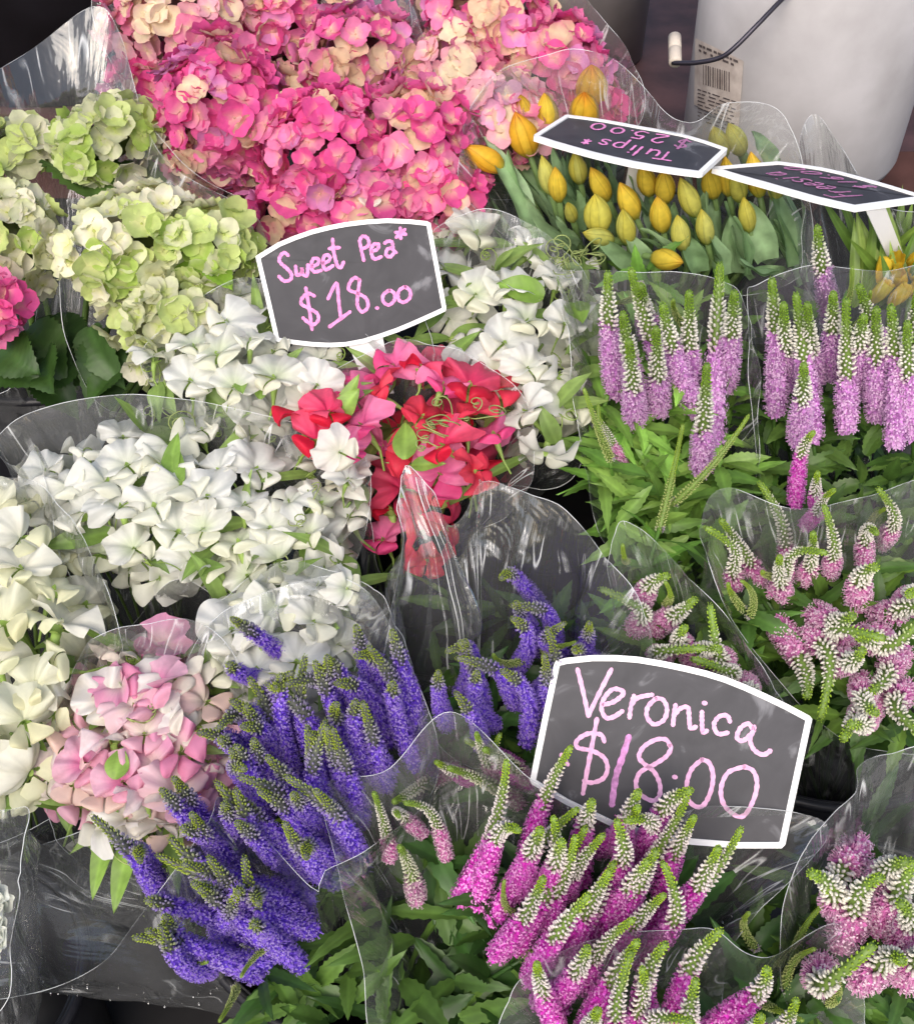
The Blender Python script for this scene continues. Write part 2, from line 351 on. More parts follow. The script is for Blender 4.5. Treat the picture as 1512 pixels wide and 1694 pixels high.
# ---------------------------------------------------------------- filling a region of the canopy with a dome of spots
def inside(poly, x, y):
    c = False; n = len(poly); j = n-1
    for i in range(n):
        xi, yi = poly[i]; xj, yj = poly[j]
        if (yi > y) != (yj > y) and x < (xj-xi)*(y-yi)/(yj-yi)+xi: c = not c
        j = i
    return c
def edged(poly, x, y):
    best = 1e9; n = len(poly)
    for i in range(n):
        a = np.array(poly[i], float); b = np.array(poly[(i+1) % n], float); p = np.array((x, y), float)
        t = np.clip(np.dot(p-a, b-a)/np.dot(b-a, b-a), 0, 1); best = min(best, np.linalg.norm(p-a-t*(b-a)))
    return best
def fill(poly, sp, h0, bulge, seed, maxn=100, tries=2500):
    rng = random.Random(seed); xs = [p[0] for p in poly]; ys = [p[1] for p in poly]
    pts = []
    for _ in range(tries):
        x = rng.uniform(min(xs), max(xs)); y = rng.uniform(min(ys), max(ys))
        if not inside(poly, x, y): continue
        if all((x-a)**2+(y-b)**2 > sp*sp for a, b in pts): pts.append((x, y))
        if len(pts) >= maxn: break
    inr = max(edged(poly, *p) for p in pts) if pts else 1
    def hh(x, y):
        q = min(1, edged(poly, x, y)/inr) if inside(poly, x, y) else 0
        return h0+bulge*math.sqrt(max(0, 1-(1-q)**2))
    out = []
    for x, y in pts:
        e = 14
        p = W(x, y, hh(x, y)); px_ = W(x+e, y, hh(x+e, y)); py_ = W(x, y-e, hh(x, y-e))
        n_ = norm(np.cross(px_-p, py_-p))
        out.append((p, n_))
    return out

# ---------------------------------------------------------------- hydrangeas
def petal_tpl(L, Wd, cup, nu=5, nv=5, ruff=0.0, ph=0.0, notch=0.0):
    V = []
    for j in range(nv):
        v = j/(nv-1)
        wd = Wd*(.25+.75*math.sin(math.pi*(.12+.66*v)))*(1 if v < .85 else .84)
        for i in range(nu):
            u = i/(nu-1)*2-1
            y = L*v*(1-.16*u*u*v-(notch*(1-abs(u))*v if v > .9 else 0))
            V.append((u*wd/2, y, cup*(v*v)*L+.22*cup*u*u*Wd+ruff*math.sin(5*u+4*v+ph)*v))
    return np.array(V), gridF(nu, nv)
def rotz(a):
    c, s = math.cos(a), math.sin(a); return np.array([[c, -s, 0], [s, c, 0], [0, 0, 1.]])
def rotx(a):
    c, s = math.cos(a), math.sin(a); return np.array([[1, 0, 0], [0, c, -s], [0, s, c]])
def hydrangea_mesh(rx, ry, rz, pal, seed, fl=.027, nf=None):
    rng = random.Random(seed); mb = MB()
    area = 2*math.pi*((rx*ry+rx*rz+ry*rz)/3)*1.3
    nf = nf or int(area/(fl*fl)*3.1); g = 2.399963
    phx = [rng.uniform(0, 6.28) for _ in range(6)]
    for i in range(nf):
        zz = 1-1.38*(i+.5)/nf; a = i*g+rng.uniform(-.35, .35); zz += rng.uniform(-.05, .05); zz = max(-.6, min(1, zz)); rr = math.sqrt(max(0, 1-zz*zz))
        d = np.array((rr*math.cos(a), rr*math.sin(a), zz))
        lump = 1+.07*math.sin(3*a+phx[0]+4*zz)+.05*math.sin(7*a+phx[1]-6*zz)+rng.uniform(-.07, .05)
        if i % 4 == 3: lump *= .84
        p = d*np.array((rx, ry, rz))*lump; nrm = norm(d/np.array((rx, ry, rz))+np.array([rng.gauss(0, .2) for _ in range(3)])/max(rx, rz)*1.0)
        t = pal['mixer'](d, a, rng); s = rng.uniform(.75, 1.2)*fl
        c0 = np.array(pal['cols'][t]); c0 = np.clip(c0*rng.uniform(.85, 1.12), 0, .95); cc = np.array(pal['center'])
        Rm = frame(nrm, (0, 0, 1), rng.uniform(0, 6.28)); cup = rng.uniform(.02, .42)
        np_ = 4 if rng.random() < .93 else 5
        for k in range(np_):
            V, F = petal_tpl(s*.62, s*.67*rng.uniform(.9, 1.12), cup+rng.uniform(-.1, .1), ruff=s*.05, ph=rng.uniform(0, 6))
            v = np.repeat(np.linspace(0, 1, 5), 5); ed = pal['edge']
            col = mix(cc, c0, np.clip(v*2.2, 0, 1)[:, None]) if True else c0
            if ed is not None: col = mix(col, np.array(ed), (sstep(.6, 1, v)*rng.uniform(0, .7))[:, None])
            T = TM(Rm@rotz(k*2*math.pi/np_+rng.uniform(-.12, .12))@rotx(rng.uniform(-.05, .3)), p)
            T[:3, 3] += Rm[:, 2]*(.0006*k)
            mb.add(V, F, 0, np.clip(col*rng.uniform(.86, 1.06), 0, .93), T)
        # small bead at the heart of the floret
        r_ = s*.07; B = np.array([(r_, 0, 0), (0, r_, 0), (-r_, 0, 0), (0, -r_, 0), (0, 0, r_*1.3)])
        mb.add(B, [(0, 1, 4), (1, 2, 4), (2, 3, 4), (3, 0, 4)], 0, np.array(pal['bead']), TM(Rm, p+Rm[:, 2]*.001))
    # the dark inner mass of flower stalks
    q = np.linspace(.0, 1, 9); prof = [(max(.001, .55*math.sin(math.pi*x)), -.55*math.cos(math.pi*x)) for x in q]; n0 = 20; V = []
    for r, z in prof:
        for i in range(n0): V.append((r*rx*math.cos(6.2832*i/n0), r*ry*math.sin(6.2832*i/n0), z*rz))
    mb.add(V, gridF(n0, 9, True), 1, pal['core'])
    return mb.mesh('hydrangea_head', [PETAL, LEAF])
def pink_mixer(w):
    def f(d, a, rng):
        x = rng.random()+.25*math.sin(3*a+5*d[2]); return 0 if x < w[0] else 1 if x < w[1] else 2 if x < w[2] else 3
    return f
PINKS = [(.86, .11, .37), (.88, .25, .47), (.82, .30, .62), (.89, .68, .46)]
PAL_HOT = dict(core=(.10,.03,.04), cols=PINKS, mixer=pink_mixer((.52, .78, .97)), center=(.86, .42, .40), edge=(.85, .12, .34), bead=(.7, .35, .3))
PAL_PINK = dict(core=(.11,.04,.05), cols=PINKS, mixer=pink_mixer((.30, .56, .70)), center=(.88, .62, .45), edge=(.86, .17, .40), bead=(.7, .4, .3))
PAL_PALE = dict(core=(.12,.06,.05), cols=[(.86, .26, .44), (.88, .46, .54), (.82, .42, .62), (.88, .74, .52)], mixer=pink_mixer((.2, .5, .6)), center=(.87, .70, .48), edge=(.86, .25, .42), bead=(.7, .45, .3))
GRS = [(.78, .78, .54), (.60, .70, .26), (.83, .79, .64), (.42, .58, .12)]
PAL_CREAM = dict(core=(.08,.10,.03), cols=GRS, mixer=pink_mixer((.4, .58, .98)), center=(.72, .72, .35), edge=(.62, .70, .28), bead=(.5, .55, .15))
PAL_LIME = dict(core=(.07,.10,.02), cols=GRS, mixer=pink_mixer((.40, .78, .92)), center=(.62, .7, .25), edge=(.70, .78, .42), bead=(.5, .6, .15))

def leafmesh(mb, p, d, up, L, Wd, col, rng, bend=.25, serr=0.0, fold=.25, nv=17):
    """one pointed leaf from p along d"""
    Rm = frame(np.cross(norm(np.cross(d, up)), norm(d)), norm(d)); # z = face normal
    x = norm(np.cross(d, up)); y = norm(d); z = np.cross(x, y); Rm = np.stack([x, y, z], 1)
    V = []; C = []
    wav = rng.uniform(0, 6.28); tw = rng.uniform(-.5, .5); nr = 13 if L > .06 else 10
    for j in range(nv):
        v = j/(nv-1); wd = Wd*(math.sin(math.pi*min(1, .05+.95*v**.78))**.9)*.5+.0003
        if j == nv-1: wd = .0002
        ser = 1+serr*(1 if j % 2 else -1)
        for i in range(7):
            u = i/3-1; x_ = u*wd*(ser if abs(u) == 1 else 1); z_ = fold*abs(u)*wd-bend*L*v*v+.05*Wd*math.sin(9*v+wav)*abs(u)*(1 if u > 0 else -.8)+tw*v*u*wd*.5
            vein = math.cos(2*math.pi*(nr*v-1.6*abs(u)))
            V.append((x_, L*v*(1-.03*abs(u)), z_+.012*Wd*vein*(abs(u) > .1)))
            C.append(np.asarray(col)*(1.25 if i == 3 else .98+.06*vein)*(1+.10*math.sin(2.3*wav+5*v+2*u)))
    mb.add(V, gridF(7, nv), 0, np.clip(np.array(C), 0, .9), TM(Rm, p))

def rot_only(v, T): return T@v
def hyd_bouquet(name, label, key, heads, rim, seed, leaves=(), wr_mat=CELLO, group=None, wl=None, amp=.006):
    tie = BK[key]+np.array((0, 0, .02)); t = thing('hydrangea_bouquet', label, 'bouquet', tie, group or 'wrapped hydrangea bunches'); rng = random.Random(seed)
    for i, (px, py, rx_, ry_, h, pal, lab) in enumerate(heads):
        c = W(px, py, h); m = mpp(c); rx = rx_*m; ry = ry_*m; rz = rx*.75
        g_ = .007; me = hydrangea_mesh(rx-g_, ry-g_, min(rx, ry)*.85-g_*.5, pal, seed*31+i)
        ax = norm(norm(c-tie)*.55+norm(CAM-c)*.45); Rm = frame(ax)
        o = link('flower_head', me, t); o.matrix_local = mat4(TM(Rm, c-tie))
        if lab: o['label'] = lab
        mb = MB(); s0 = tie+np.array((rng.uniform(-.02, .02), rng.uniform(-.02, .02), 0)); end = c-ax*rz*.4
        tube(mb, catmull([s0, (s0+end)/2+np.array((0, 0, .01)), end], 8, False), .0035, 6, 0, (.13, .22, .05)); mb.build('stem', [LEAF], t)
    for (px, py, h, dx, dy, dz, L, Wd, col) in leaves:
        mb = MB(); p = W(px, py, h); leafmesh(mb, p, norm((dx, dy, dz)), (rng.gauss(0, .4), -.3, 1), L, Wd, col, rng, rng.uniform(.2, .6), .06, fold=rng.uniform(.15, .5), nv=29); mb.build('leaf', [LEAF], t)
    if rim: wrapper(t, rim, tie, seed, wr_mat, label=wl, amp=amp)
    return t

DG = (.045, .10, .02)
hyd_bouquet('h', 'left bunch of hot pink hydrangeas in cellophane above the Sweet Pea sign', 'hydL', [
    (330, 30, 150, 110, .045, PAL_PALE, 'pale pink hydrangea head at the back'), (500, 20, 120, 90, .03, PAL_PINK, None),
    (372, 190, 118, 125, .045, PAL_HOT, None), (592, 100, 108, 88, .05, PAL_PINK, 'cream centred pink hydrangea head'),
    (540, 250, 118, 112, .045, PAL_HOT, None), (690, 250, 110, 110, .035, PAL_PINK, None), (365, 265, 95, 75, .01, PAL_PALE, None),
    (720, 330, 95, 80, .015, PAL_HOT, None), (500, 350, 90, 70, .01, PAL_HOT, None), (630, 350, 110, 70, .02, PAL_PINK, None), (240, 150, 60, 80, .0, PAL_HOT, None)],
    [(165, 60, .05), (190, -40, .08), (430, -90, .09), (650, -30, .08), (720, 130, .06), (800, 300, .02), (790, 420, -.03), (600, 440, -.05), (435, 380, -.02), (425, 340, .03), (285, 255, .06)], 11,
    [(500, 150, -.0, -.3, .5, .3, .09, .06, DG), (505, 145, .01, .8, .1, .2, .07, .05, DG), (640, 10, .0, .5, .6, .3, .08, .05, DG)])
hyd_bouquet('h', 'right bunch of pink and cream hydrangeas in cellophane behind the orange tulips', 'hydR', [
    (810, 40, 105, 105, .05, PAL_PINK, None), (760, 130, 90, 110, .03, PAL_PALE, 'cream and pink hydrangea head'), (915, 110, 90, 85, .035, PAL_HOT, None),
    (820, 200, 100, 85, .03, PAL_PALE, None), (975, 185, 62, 68, .01, PAL_HOT, None), (760, 0, 90, 80, .03, PAL_PINK, None), (760, 250, 55, 60, .0, PAL_HOT, None)],
    [(680, 20, .06), (700, -50, .09), (850, -60, .08), (960, -10, .08), (1050, 120, .06), (1055, 215, .04), (960, 300, -.01), (830, 330, -.04), (750, 280, .0), (705, 150, .04)], 12)
hyd_bouquet('h', 'bunch of pale green and cream hydrangeas in cellophane at the left', 'green', [
    (178, 232, 108, 70, .05, PAL_LIME, 'lime green hydrangea head'), (20, 245, 75, 55, .03, PAL_LIME, None), (30, 395, 78, 100, .05, PAL_CREAM, None),
    (225, 405, 140, 92, .055, PAL_CREAM, 'large cream hydrangea head'), (345, 420, 90, 78, .045, PAL_LIME, None), (235, 520, 70, 50, .02, PAL_CREAM, None), (310, 515, 105, 66, .03, PAL_LIME, None), (262, 590, 55, 45, .0, PAL_LIME, None)],
    [(-90, 180, .08), (60, 75, .06), (155, 10, .08), (200, 60, .07), (270, 260, .06), (425, 360, .04), (440, 480, .0), (330, 620, -.06), (190, 680, -.08), (110, 560, .03), (90, 400, .07), (20, 640, -.06), (-120, 600, -.06), (-160, 350, 0)], 13,
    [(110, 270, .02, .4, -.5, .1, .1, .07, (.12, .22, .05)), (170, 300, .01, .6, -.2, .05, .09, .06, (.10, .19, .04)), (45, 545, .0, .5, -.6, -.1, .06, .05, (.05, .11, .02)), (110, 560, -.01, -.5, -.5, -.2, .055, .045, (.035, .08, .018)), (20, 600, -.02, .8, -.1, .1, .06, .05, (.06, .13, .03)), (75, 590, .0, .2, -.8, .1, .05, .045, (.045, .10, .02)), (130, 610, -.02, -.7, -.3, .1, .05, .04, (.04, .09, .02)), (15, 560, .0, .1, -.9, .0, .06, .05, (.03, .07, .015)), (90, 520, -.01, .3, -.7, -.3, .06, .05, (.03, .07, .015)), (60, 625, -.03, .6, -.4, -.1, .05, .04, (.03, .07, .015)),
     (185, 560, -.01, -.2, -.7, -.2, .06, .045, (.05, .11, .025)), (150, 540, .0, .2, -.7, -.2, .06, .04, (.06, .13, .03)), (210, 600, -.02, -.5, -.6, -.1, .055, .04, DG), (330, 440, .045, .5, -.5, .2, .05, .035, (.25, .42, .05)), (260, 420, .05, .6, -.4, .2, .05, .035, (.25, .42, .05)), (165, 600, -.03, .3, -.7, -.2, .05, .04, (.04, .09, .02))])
hyd_bouquet('h', 'single pink hydrangea cut off by the left edge above dark leaves', 'green', [(-5, 505, 55, 55, .06, PAL_HOT, None)], None, 14,
    [(0, 575, .02, .6, -.6, .1, .05, .045, DG), (-15, 600, .01, .8, -.4, 0, .05, .04, DG)], group='wrapped hydrangea bunches')

# ---------------------------------------------------------------- sweet peas
def sweetpea_mesh(cs, cw, seed, size=.046, cedge=None):
    """one blossom: local +Z faces the viewer, +Y is up"""
    rng = random.Random(seed); mb = MB(); s = size
    ph = [rng.uniform(0, 6.28) for _ in range(5)]; spread = rng.uniform(1.75, 2.15); back = rng.uniform(.15, .75); hood = rng.uniform(-.5, .9)
    nu, nv = 37, 11; V = []; C = []; k = s/.046
    for j in range(nv):
        v = j/(nv-1)
        for i in range(nu):
            u = i/(nu-1)*2-1; th = u*spread; rim_ = (max(0, 1-abs(u)**3.2))**.42
            r = s*.60*v*(.10+.90*rim_)*(1-.13*math.exp(-(u/.12)**2)*v)*(1+.05*math.sin(5*th+ph[0])*v)
            x = r*math.sin(th)*1.08; y = r*math.cos(th)*.95+.006
            z = -back*s*.5*v*v + k*(.0062*math.sin(3.2*th+ph[1])*v**1.8 + .0056*math.sin(7.5*th+ph[2]+1.5*v)*v**2.2 + .0028*math.sin(14*th+ph[3]+v)*v**3.5) + hood*s*.55*abs(u)**2.2*v - .010*k*math.exp(-(u/.22)**2)*v*(1-.4*v) + .25*s*math.sin(math.pi*v*.9)*.35
            V.append((x, y, z)); e = cedge if cedge is not None else cs
            C.append(mix(np.array(cs), e, sstep(.15, .8, v))*(.975+.035*math.cos(th*34+2*math.sin(3*v))))
    mb.add(V, gridF(nu, nv), 0, np.clip(np.array(C), 0, .93))
    for sd_ in (-1, 1):                                  # two wings folded over the keel
        nu, nv = 9, 9; V = []
        op = rng.uniform(.2, 1.1); L = s*rng.uniform(.46, .6); k = s/.046
        for j in range(nv):
            v = j/(nv-1)
            for i in range(nu):
                u = i/(nu-1); wd = s*.46*(math.sin(math.pi*(.06+.88*v)))**.7
                a = op*u*1.6
                x = sd_*(.001+wd*u*math.sin(a+.25)); y = -L*.62*v+.16*wd*u+.004; z = .004+L*.40*math.sin(v*2.3)+wd*u*(.75*math.cos(a+.3)-.22)+k*(.0026*math.sin(5*u+5*v+ph[3])+.0014*math.sin(11*v+ph[4]))*u
                V.append((x, y, z))
        mb.add(V, gridF(nu, nv), 0, cw)
    return mb.mesh('sweet_pea_blossom', [PETALW if min(cs) > .5 else PETAL])
def calyx_mesh():
    mb = MB(); g = (.36, .52, .13)
    for k in range(5):
        V, F = petal_tpl(.012, .005, .1, 3, 4); mb.add(V, F, 0, g, TM(rotz(k*1.257)@rotx(.9), (0, .002, -.004)))
    tube(mb, [(0, .001, -.001), (0, -.004, -.007), (0, -.014, -.016), (0, -.03, -.02)], [.0035, .003, .0012, .0010], 6, 0, g)
    return mb.mesh('calyx', [LEAF])
CALYX = calyx_mesh()
def variants(specs, n, size=.046):
    out = []
    for i in range(n):
        cs, cw, ce = specs[i % len(specs)]; out.append(sweetpea_mesh(cs, cw, 1000+i*7+int(cs[0]*100), size, ce))
    return out
SP_WHITE = variants([((.74, .76, .64), (.80, .80, .68), (.82, .82, .77)), ((.68, .74, .54), (.78, .78, .62), (.81, .81, .74)), ((.78, .79, .73), (.82, .81, .72), (.83, .83, .79))], 9)
SP_CREAM = variants([((.80, .80, .58), (.80, .78, .52), (.82, .82, .66)), ((.80, .78, .66), (.78, .78, .55), (.82, .81, .72))], 7)
SP_CORAL = variants([((.78, .035, .07), (.82, .05, .10), (.80, .07, .12)), ((.80, .05, .16), (.72, .02, .06), (.82, .10, .2)), ((.82, .14, .36), (.78, .08, .26), (.84, .22, .42))], 9)
SP_PINK = variants([((.84, .62, .62), (.82, .32, .50), (.83, .38, .56)), ((.85, .72, .64), (.83, .48, .58), (.84, .60, .65)), ((.80, .24, .46), (.82, .40, .54), (.82, .48, .60)), ((.84, .72, .60), (.83, .62, .54), (.83, .60, .58)), ((.82, .50, .58), (.84, .74, .66), (.84, .72, .72)), ((.82, .80, .68), (.82, .78, .68), (.83, .80, .76))], 12)
def tendril(mb, p, d, L, rng, col=(.33, .46, .10)):
    pts = []; q = np.array(p, float); d = norm(d); n_ = 26; k1 = rng.uniform(2, 5); k2 = rng.choice([-1, 1])*rng.uniform(1.5, 4)
    a = norm(np.cross(d, (0, 0, 1))); b = np.cross(a, d)
    for i in range(n_):
        pts.append(q.copy()); t = i/n_; ang = k2*t*t*6
        q = q+(norm(d*math.cos(ang)+a*math.sin(ang)+b*.35*math.sin(k1*t*3)))*L/n_
    tube(mb, pts, .00055, 5, 0, col)
def sp_bouquet(label, key, layers, rim, seed, tie_off=(0, 0), leaves=(), tend=(), wr=CELLO, scale=1.0, wl=None, size=1.0, upb=.55, fol=None, extra=(), glint_folds=()):
    tie = BK[key]+np.array((tie_off[0], tie_off[1], .02)); t = thing('sweet_pea_bouquet', label, 'bouquet', tie, 'wrapped sweet pea bunches'); rng = random.Random(seed)
    k = 0; spots = []
    for (poly, sp, h0, bulge, meshes) in layers:
        for p, n_ in fill(poly, sp, h0, bulge, seed*17+k): spots.append((p, n_, meshes, None))
        k += 1
    for (px, py, h, meshes, face) in extra: spots.append((W(px, py, h), CN, meshes, face))
    for p, n_, meshes, face in spots[:100]:
        f = norm(n_*.55+norm(CAM-p)*.35+np.array([rng.gauss(0, .45), rng.gauss(0, .4)-.1, rng.gauss(0, .25)])) if face is None else norm(face)
        Rm = frame(f, (rng.gauss(0, .25), .5, 1), rng.gauss(0, .55)); s = rng.uniform(.85, 1.2)*size*(1 if face is None else .72)
        o = link('sweet_pea_blossom', rng.choice(meshes), t); o.matrix_local = mat4(TM(Rm, p-tie, s))
        c = link('calyx', CALYX, o)
    # stems gathered towards the tie
    mb = MB()
    for i, (p, n_, _m, _f) in enumerate(spots[::3]):
        q = tie+np.array((rng.uniform(-.03, .03), rng.uniform(-.03, .03), 0)); s0 = p-norm(n_)*.03
        tube(mb, catmull([s0, mix(s0, q, .45)+np.array((rng.uniform(-.01, .01), rng.uniform(-.01, .01), .01)), q], 9, False), .0014, 5, 0, (.24, .36, .10))
    mb.build('stems', [LEAF], t)
    mb = MB(); nl = 0
    if fol:
        for poly, sp, h0, cnt in fol:
            for p, n_ in fill(poly, sp, h0, .01, seed*13+5, cnt):
                for _ in range(2):
                    d = norm((rng.gauss(0, 1), rng.gauss(-.3, .8), rng.gauss(.2, .6))); leafmesh(mb, p, d, (rng.gauss(0, .4), -.3, 1), rng.uniform(.03, .06), rng.uniform(.008, .018), mix((.16, .27, .05), (.30, .44, .12), rng.random()), rng); nl += 1
                tendril(mb, p, (rng.gauss(0, 1), rng.gauss(0, 1), .6), rng.uniform(.04, .09), rng); nl += 1
    for (px, py, h, dx, dy, dz, L, Wd) in leaves:
        leafmesh(mb, W(px, py, h), norm((dx, dy, dz)), (0, -.5, 1), L, Wd, (.24, .40, .07), rng, .15); nl += 1
    if nl: mb.build('foliage', [LEAF], t)
    for (px, py, h, cnt) in tend:
        mb = MB()
        for _ in range(cnt): tendril(mb, W(px+rng.uniform(-18, 18), py+rng.uniform(-14, 14), h), (rng.gauss(0, 1), rng.gauss(0, 1), rng.uniform(0, .8)), rng.uniform(.04, .10), rng, (.38, .46, .16))
        mb.build('tendril', [LEAF], t)
    if rim: wrapper(t, rim, tie, seed, wr, label=wl, glint_folds=glint_folds)
    return t
PW = [(60, 770), (150, 725), (240, 712), (320, 690), (420, 720), (470, 765), (550, 775), (600, 800), (590, 860), (560, 950), (430, 985), (330, 960), (200, 950), (110, 890), (60, 830)]
sp_bouquet('large bunch of white sweet peas in cellophane left of the coral sweet peas', 'white', [(PW, 46, .0, .05, SP_WHITE), (PW, 74, -.035, .05, SP_WHITE)],
    [(-10, 730, .03), (30, 690, .05), (130, 662, .06), (290, 655, .06), (450, 690, .05), (590, 735, .05), (612, 840, .03), (560, 960, -.02), (430, 1030, -.04), (300, 960, .03), (195, 1045, -.03), (110, 930, .02), (60, 740, .06), (20, 770, .05)], 21, (.0, .05),
    leaves=[(290, 820, .05, -.1, .8, .5, .05, .018), (430, 640 + 20, .05, .1, .7, .5, .03, .012), (275, 800, .05, .15, .8, .6, .045, .014)], tend=[(430, 900, .045, 4), (500, 850, .05, 3), (480, 920, .04, 3)], fol=[(PW, 60, .018, 40)], size=.86,
    extra=[(568, 750, .095, SP_WHITE, (.35, -.7, .35)), (575, 800, .055, SP_WHITE, (.6, -.4, .5))])
PL = [(350, 1020), (430, 960), (520, 950), (585, 975), (575, 1060), (560, 1120), (480, 1190), (395, 1175), (345, 1090)]
sp_bouquet('small bunch of white sweet peas behind the violet veronica spikes', 'white', [(PL, 50, .0, .045, SP_WHITE), (PL, 80, -.03, .04, SP_WHITE)],
    [(335, 1050, .03), (370, 985, .05), (470, 935, .06), (590, 960, .06), (640, 1010, .05), (690, 1190, .0), (560, 1250, -.05), (400, 1230, -.05)], 22, (.06, -.02),
    tend=[(430, 1130, .04, 2)], fol=[(PL, 60, .01, 16)], size=.9, extra=[(575, 975, .06, SP_WHITE, (.7, -.4, .2))])
PBL = [(245, 600), (300, 545), (385, 490), (440, 500), (470, 590), (535, 600), (570, 650), (565, 690), (440, 710), (330, 690), (270, 650)]
sp_bouquet('bunch of white sweet peas below and left of the Sweet Pea sign', 'back', [(PBL, 44, .015, .05, SP_WHITE), (PBL, 74, -.02, .04, SP_WHITE)],
    [(235, 600, .03), (300, 520, .05), (400, 460, .06), (520, 500, .05), (640, 580, .04), (690, 680, .0), (560, 740, -.04), (360, 730, -.04)], 23, (-.03, .03),
    fol=[(PBL, 56, .02, 26)], size=.84, leaves=[(400, 630, .06, .1, -.6, .3, .03, .012), (560, 690, .05, .3, .3, .6, .04, .014)], tend=[(340, 720, .03, 2)], extra=[(610, 335, .045, SP_WHITE, (.1, -.6, .6))])
PBR = [(715, 395), (800, 365), (890, 400), (960, 470), (985, 530), (950, 650), (940, 740), (880, 770), (800, 660), (750, 580), (725, 480)]
sp_bouquet('bunch of white sweet peas right of the Sweet Pea sign beneath the tulips', 'back', [(PBR, 52, .0, .05, SP_WHITE), (PBR, 70, -.035, .04, SP_WHITE)],
    [(690, 420, .04), (800, 345, .06), (920, 400, .05), (1000, 520, .03), (985, 700, .0), (930, 800, -.04), (800, 780, -.05), (735, 640, .02)], 24, (.05, .05),
    size=.88, fol=[(PBR, 54, .02, 34), ([(860, 640), (960, 640), (930, 760), (880, 760)], 50, -.06, 4)], leaves=[(900, 490, .055, -.9, .1, .3, .045, .026), (950, 500, .055, .1, -.9, .2, .035, .022)], tend=[(960, 420, .07, 7), (930, 440, .06, 5)])
PC = [(590, 640), (680, 575), (740, 598), (826, 655), (836, 765), (790, 805), (710, 790), (650, 740)]
PC2 = [(475, 665), (540, 650), (600, 660), (620, 740), (560, 780), (490, 735)]
PC3 = [(640, 790), (720, 770), (790, 800), (740, 900), (680, 945), (630, 900)]
sp_bouquet('bunch of coral red and hot pink sweet peas below the Sweet Pea sign', 'back', [(PC, 44, .02, .045, SP_CORAL), (PC, 70, -.02, .03, SP_CORAL), (PC2, 44, .03, .035, SP_CORAL[1::3]+SP_CORAL[2::3]), (PC3, 42, -.035, .03, SP_CORAL)],
    [(460, 690, .03), (540, 625, .05), (690, 560, .06), (850, 640, .05), (885, 760, .03), (850, 850, -.02), (760, 900, -.05), (640, 960, -.06), (610, 860, .0), (590, 800, .0), (500, 790, -.01)], 25, (.0, -.05),
    leaves=[(670, 760, .06, .0, .8, .5, .034, .02), (560, 690, .055, .4, .2, .6, .03, .018), (680, 770, .05, .7, -.2, .3, .03, .012)], tend=[(760, 700, .078, 6), (735, 730, .074, 3)], fol=[(PC, 60, .012, 14)], size=.92)
PCR = [(-60, 850), (50, 830), (110, 940), (150, 1030), (130, 1150), (90, 1220), (50, 1310), (-60, 1310)]
sp_bouquet('bunch of cream sweet peas cut off by the left edge', 'white', [(PCR, 52, .0, .05, SP_CREAM), (PCR, 80, -.03, .04, SP_CREAM), ([(30, 830), (100, 830), (170, 900), (150, 960), (90, 900)], 55, -.02, .02, SP_CREAM)],
    [(-120, 850, .03), (20, 790, .05), (110, 850, .06), (195, 1040, .04), (170, 1180, .0), (100, 1340, -.05), (-100, 1360, -.05)], 26, (-.1, -.03), fol=[(PCR, 90, -.01, 10), ([(0, 1240), (90, 1230), (80, 1320), (0, 1320)], 40, -.0, 6)], size=1.05, glint_folds=(3,))
PP = [(165, 1095), (280, 1068), (362, 1110), (372, 1190), (350, 1300), (300, 1400), (150, 1410), (80, 1290), (125, 1180)]
sp_bouquet('bunch of pale pink sweet peas left of the violet veronica', 'white', [(PP, 38, .0, .05, SP_PINK), (PP, 60, -.035, .04, SP_PINK)],
    [(105, 1150, .03), (190, 1045, .06), (330, 1035, .06), (430, 1150, .04), (450, 1300, .0), (340, 1440, -.04), (140, 1440, -.05), (75, 1300, .01)], 27, (-.03, -.1),
    leaves=[(190, 1290, .06, .1, .8, .4, .024, .016), (215, 1390, .03, -.1, -.8, -.2, .05, .015), (180, 1370, .02, -.1, -.8, -.2, .05, .014)], tend=[(230, 1190, .055, 3), (190, 1400, .02, 2)], fol=[(PP, 60, .012, 16)], size=.84)

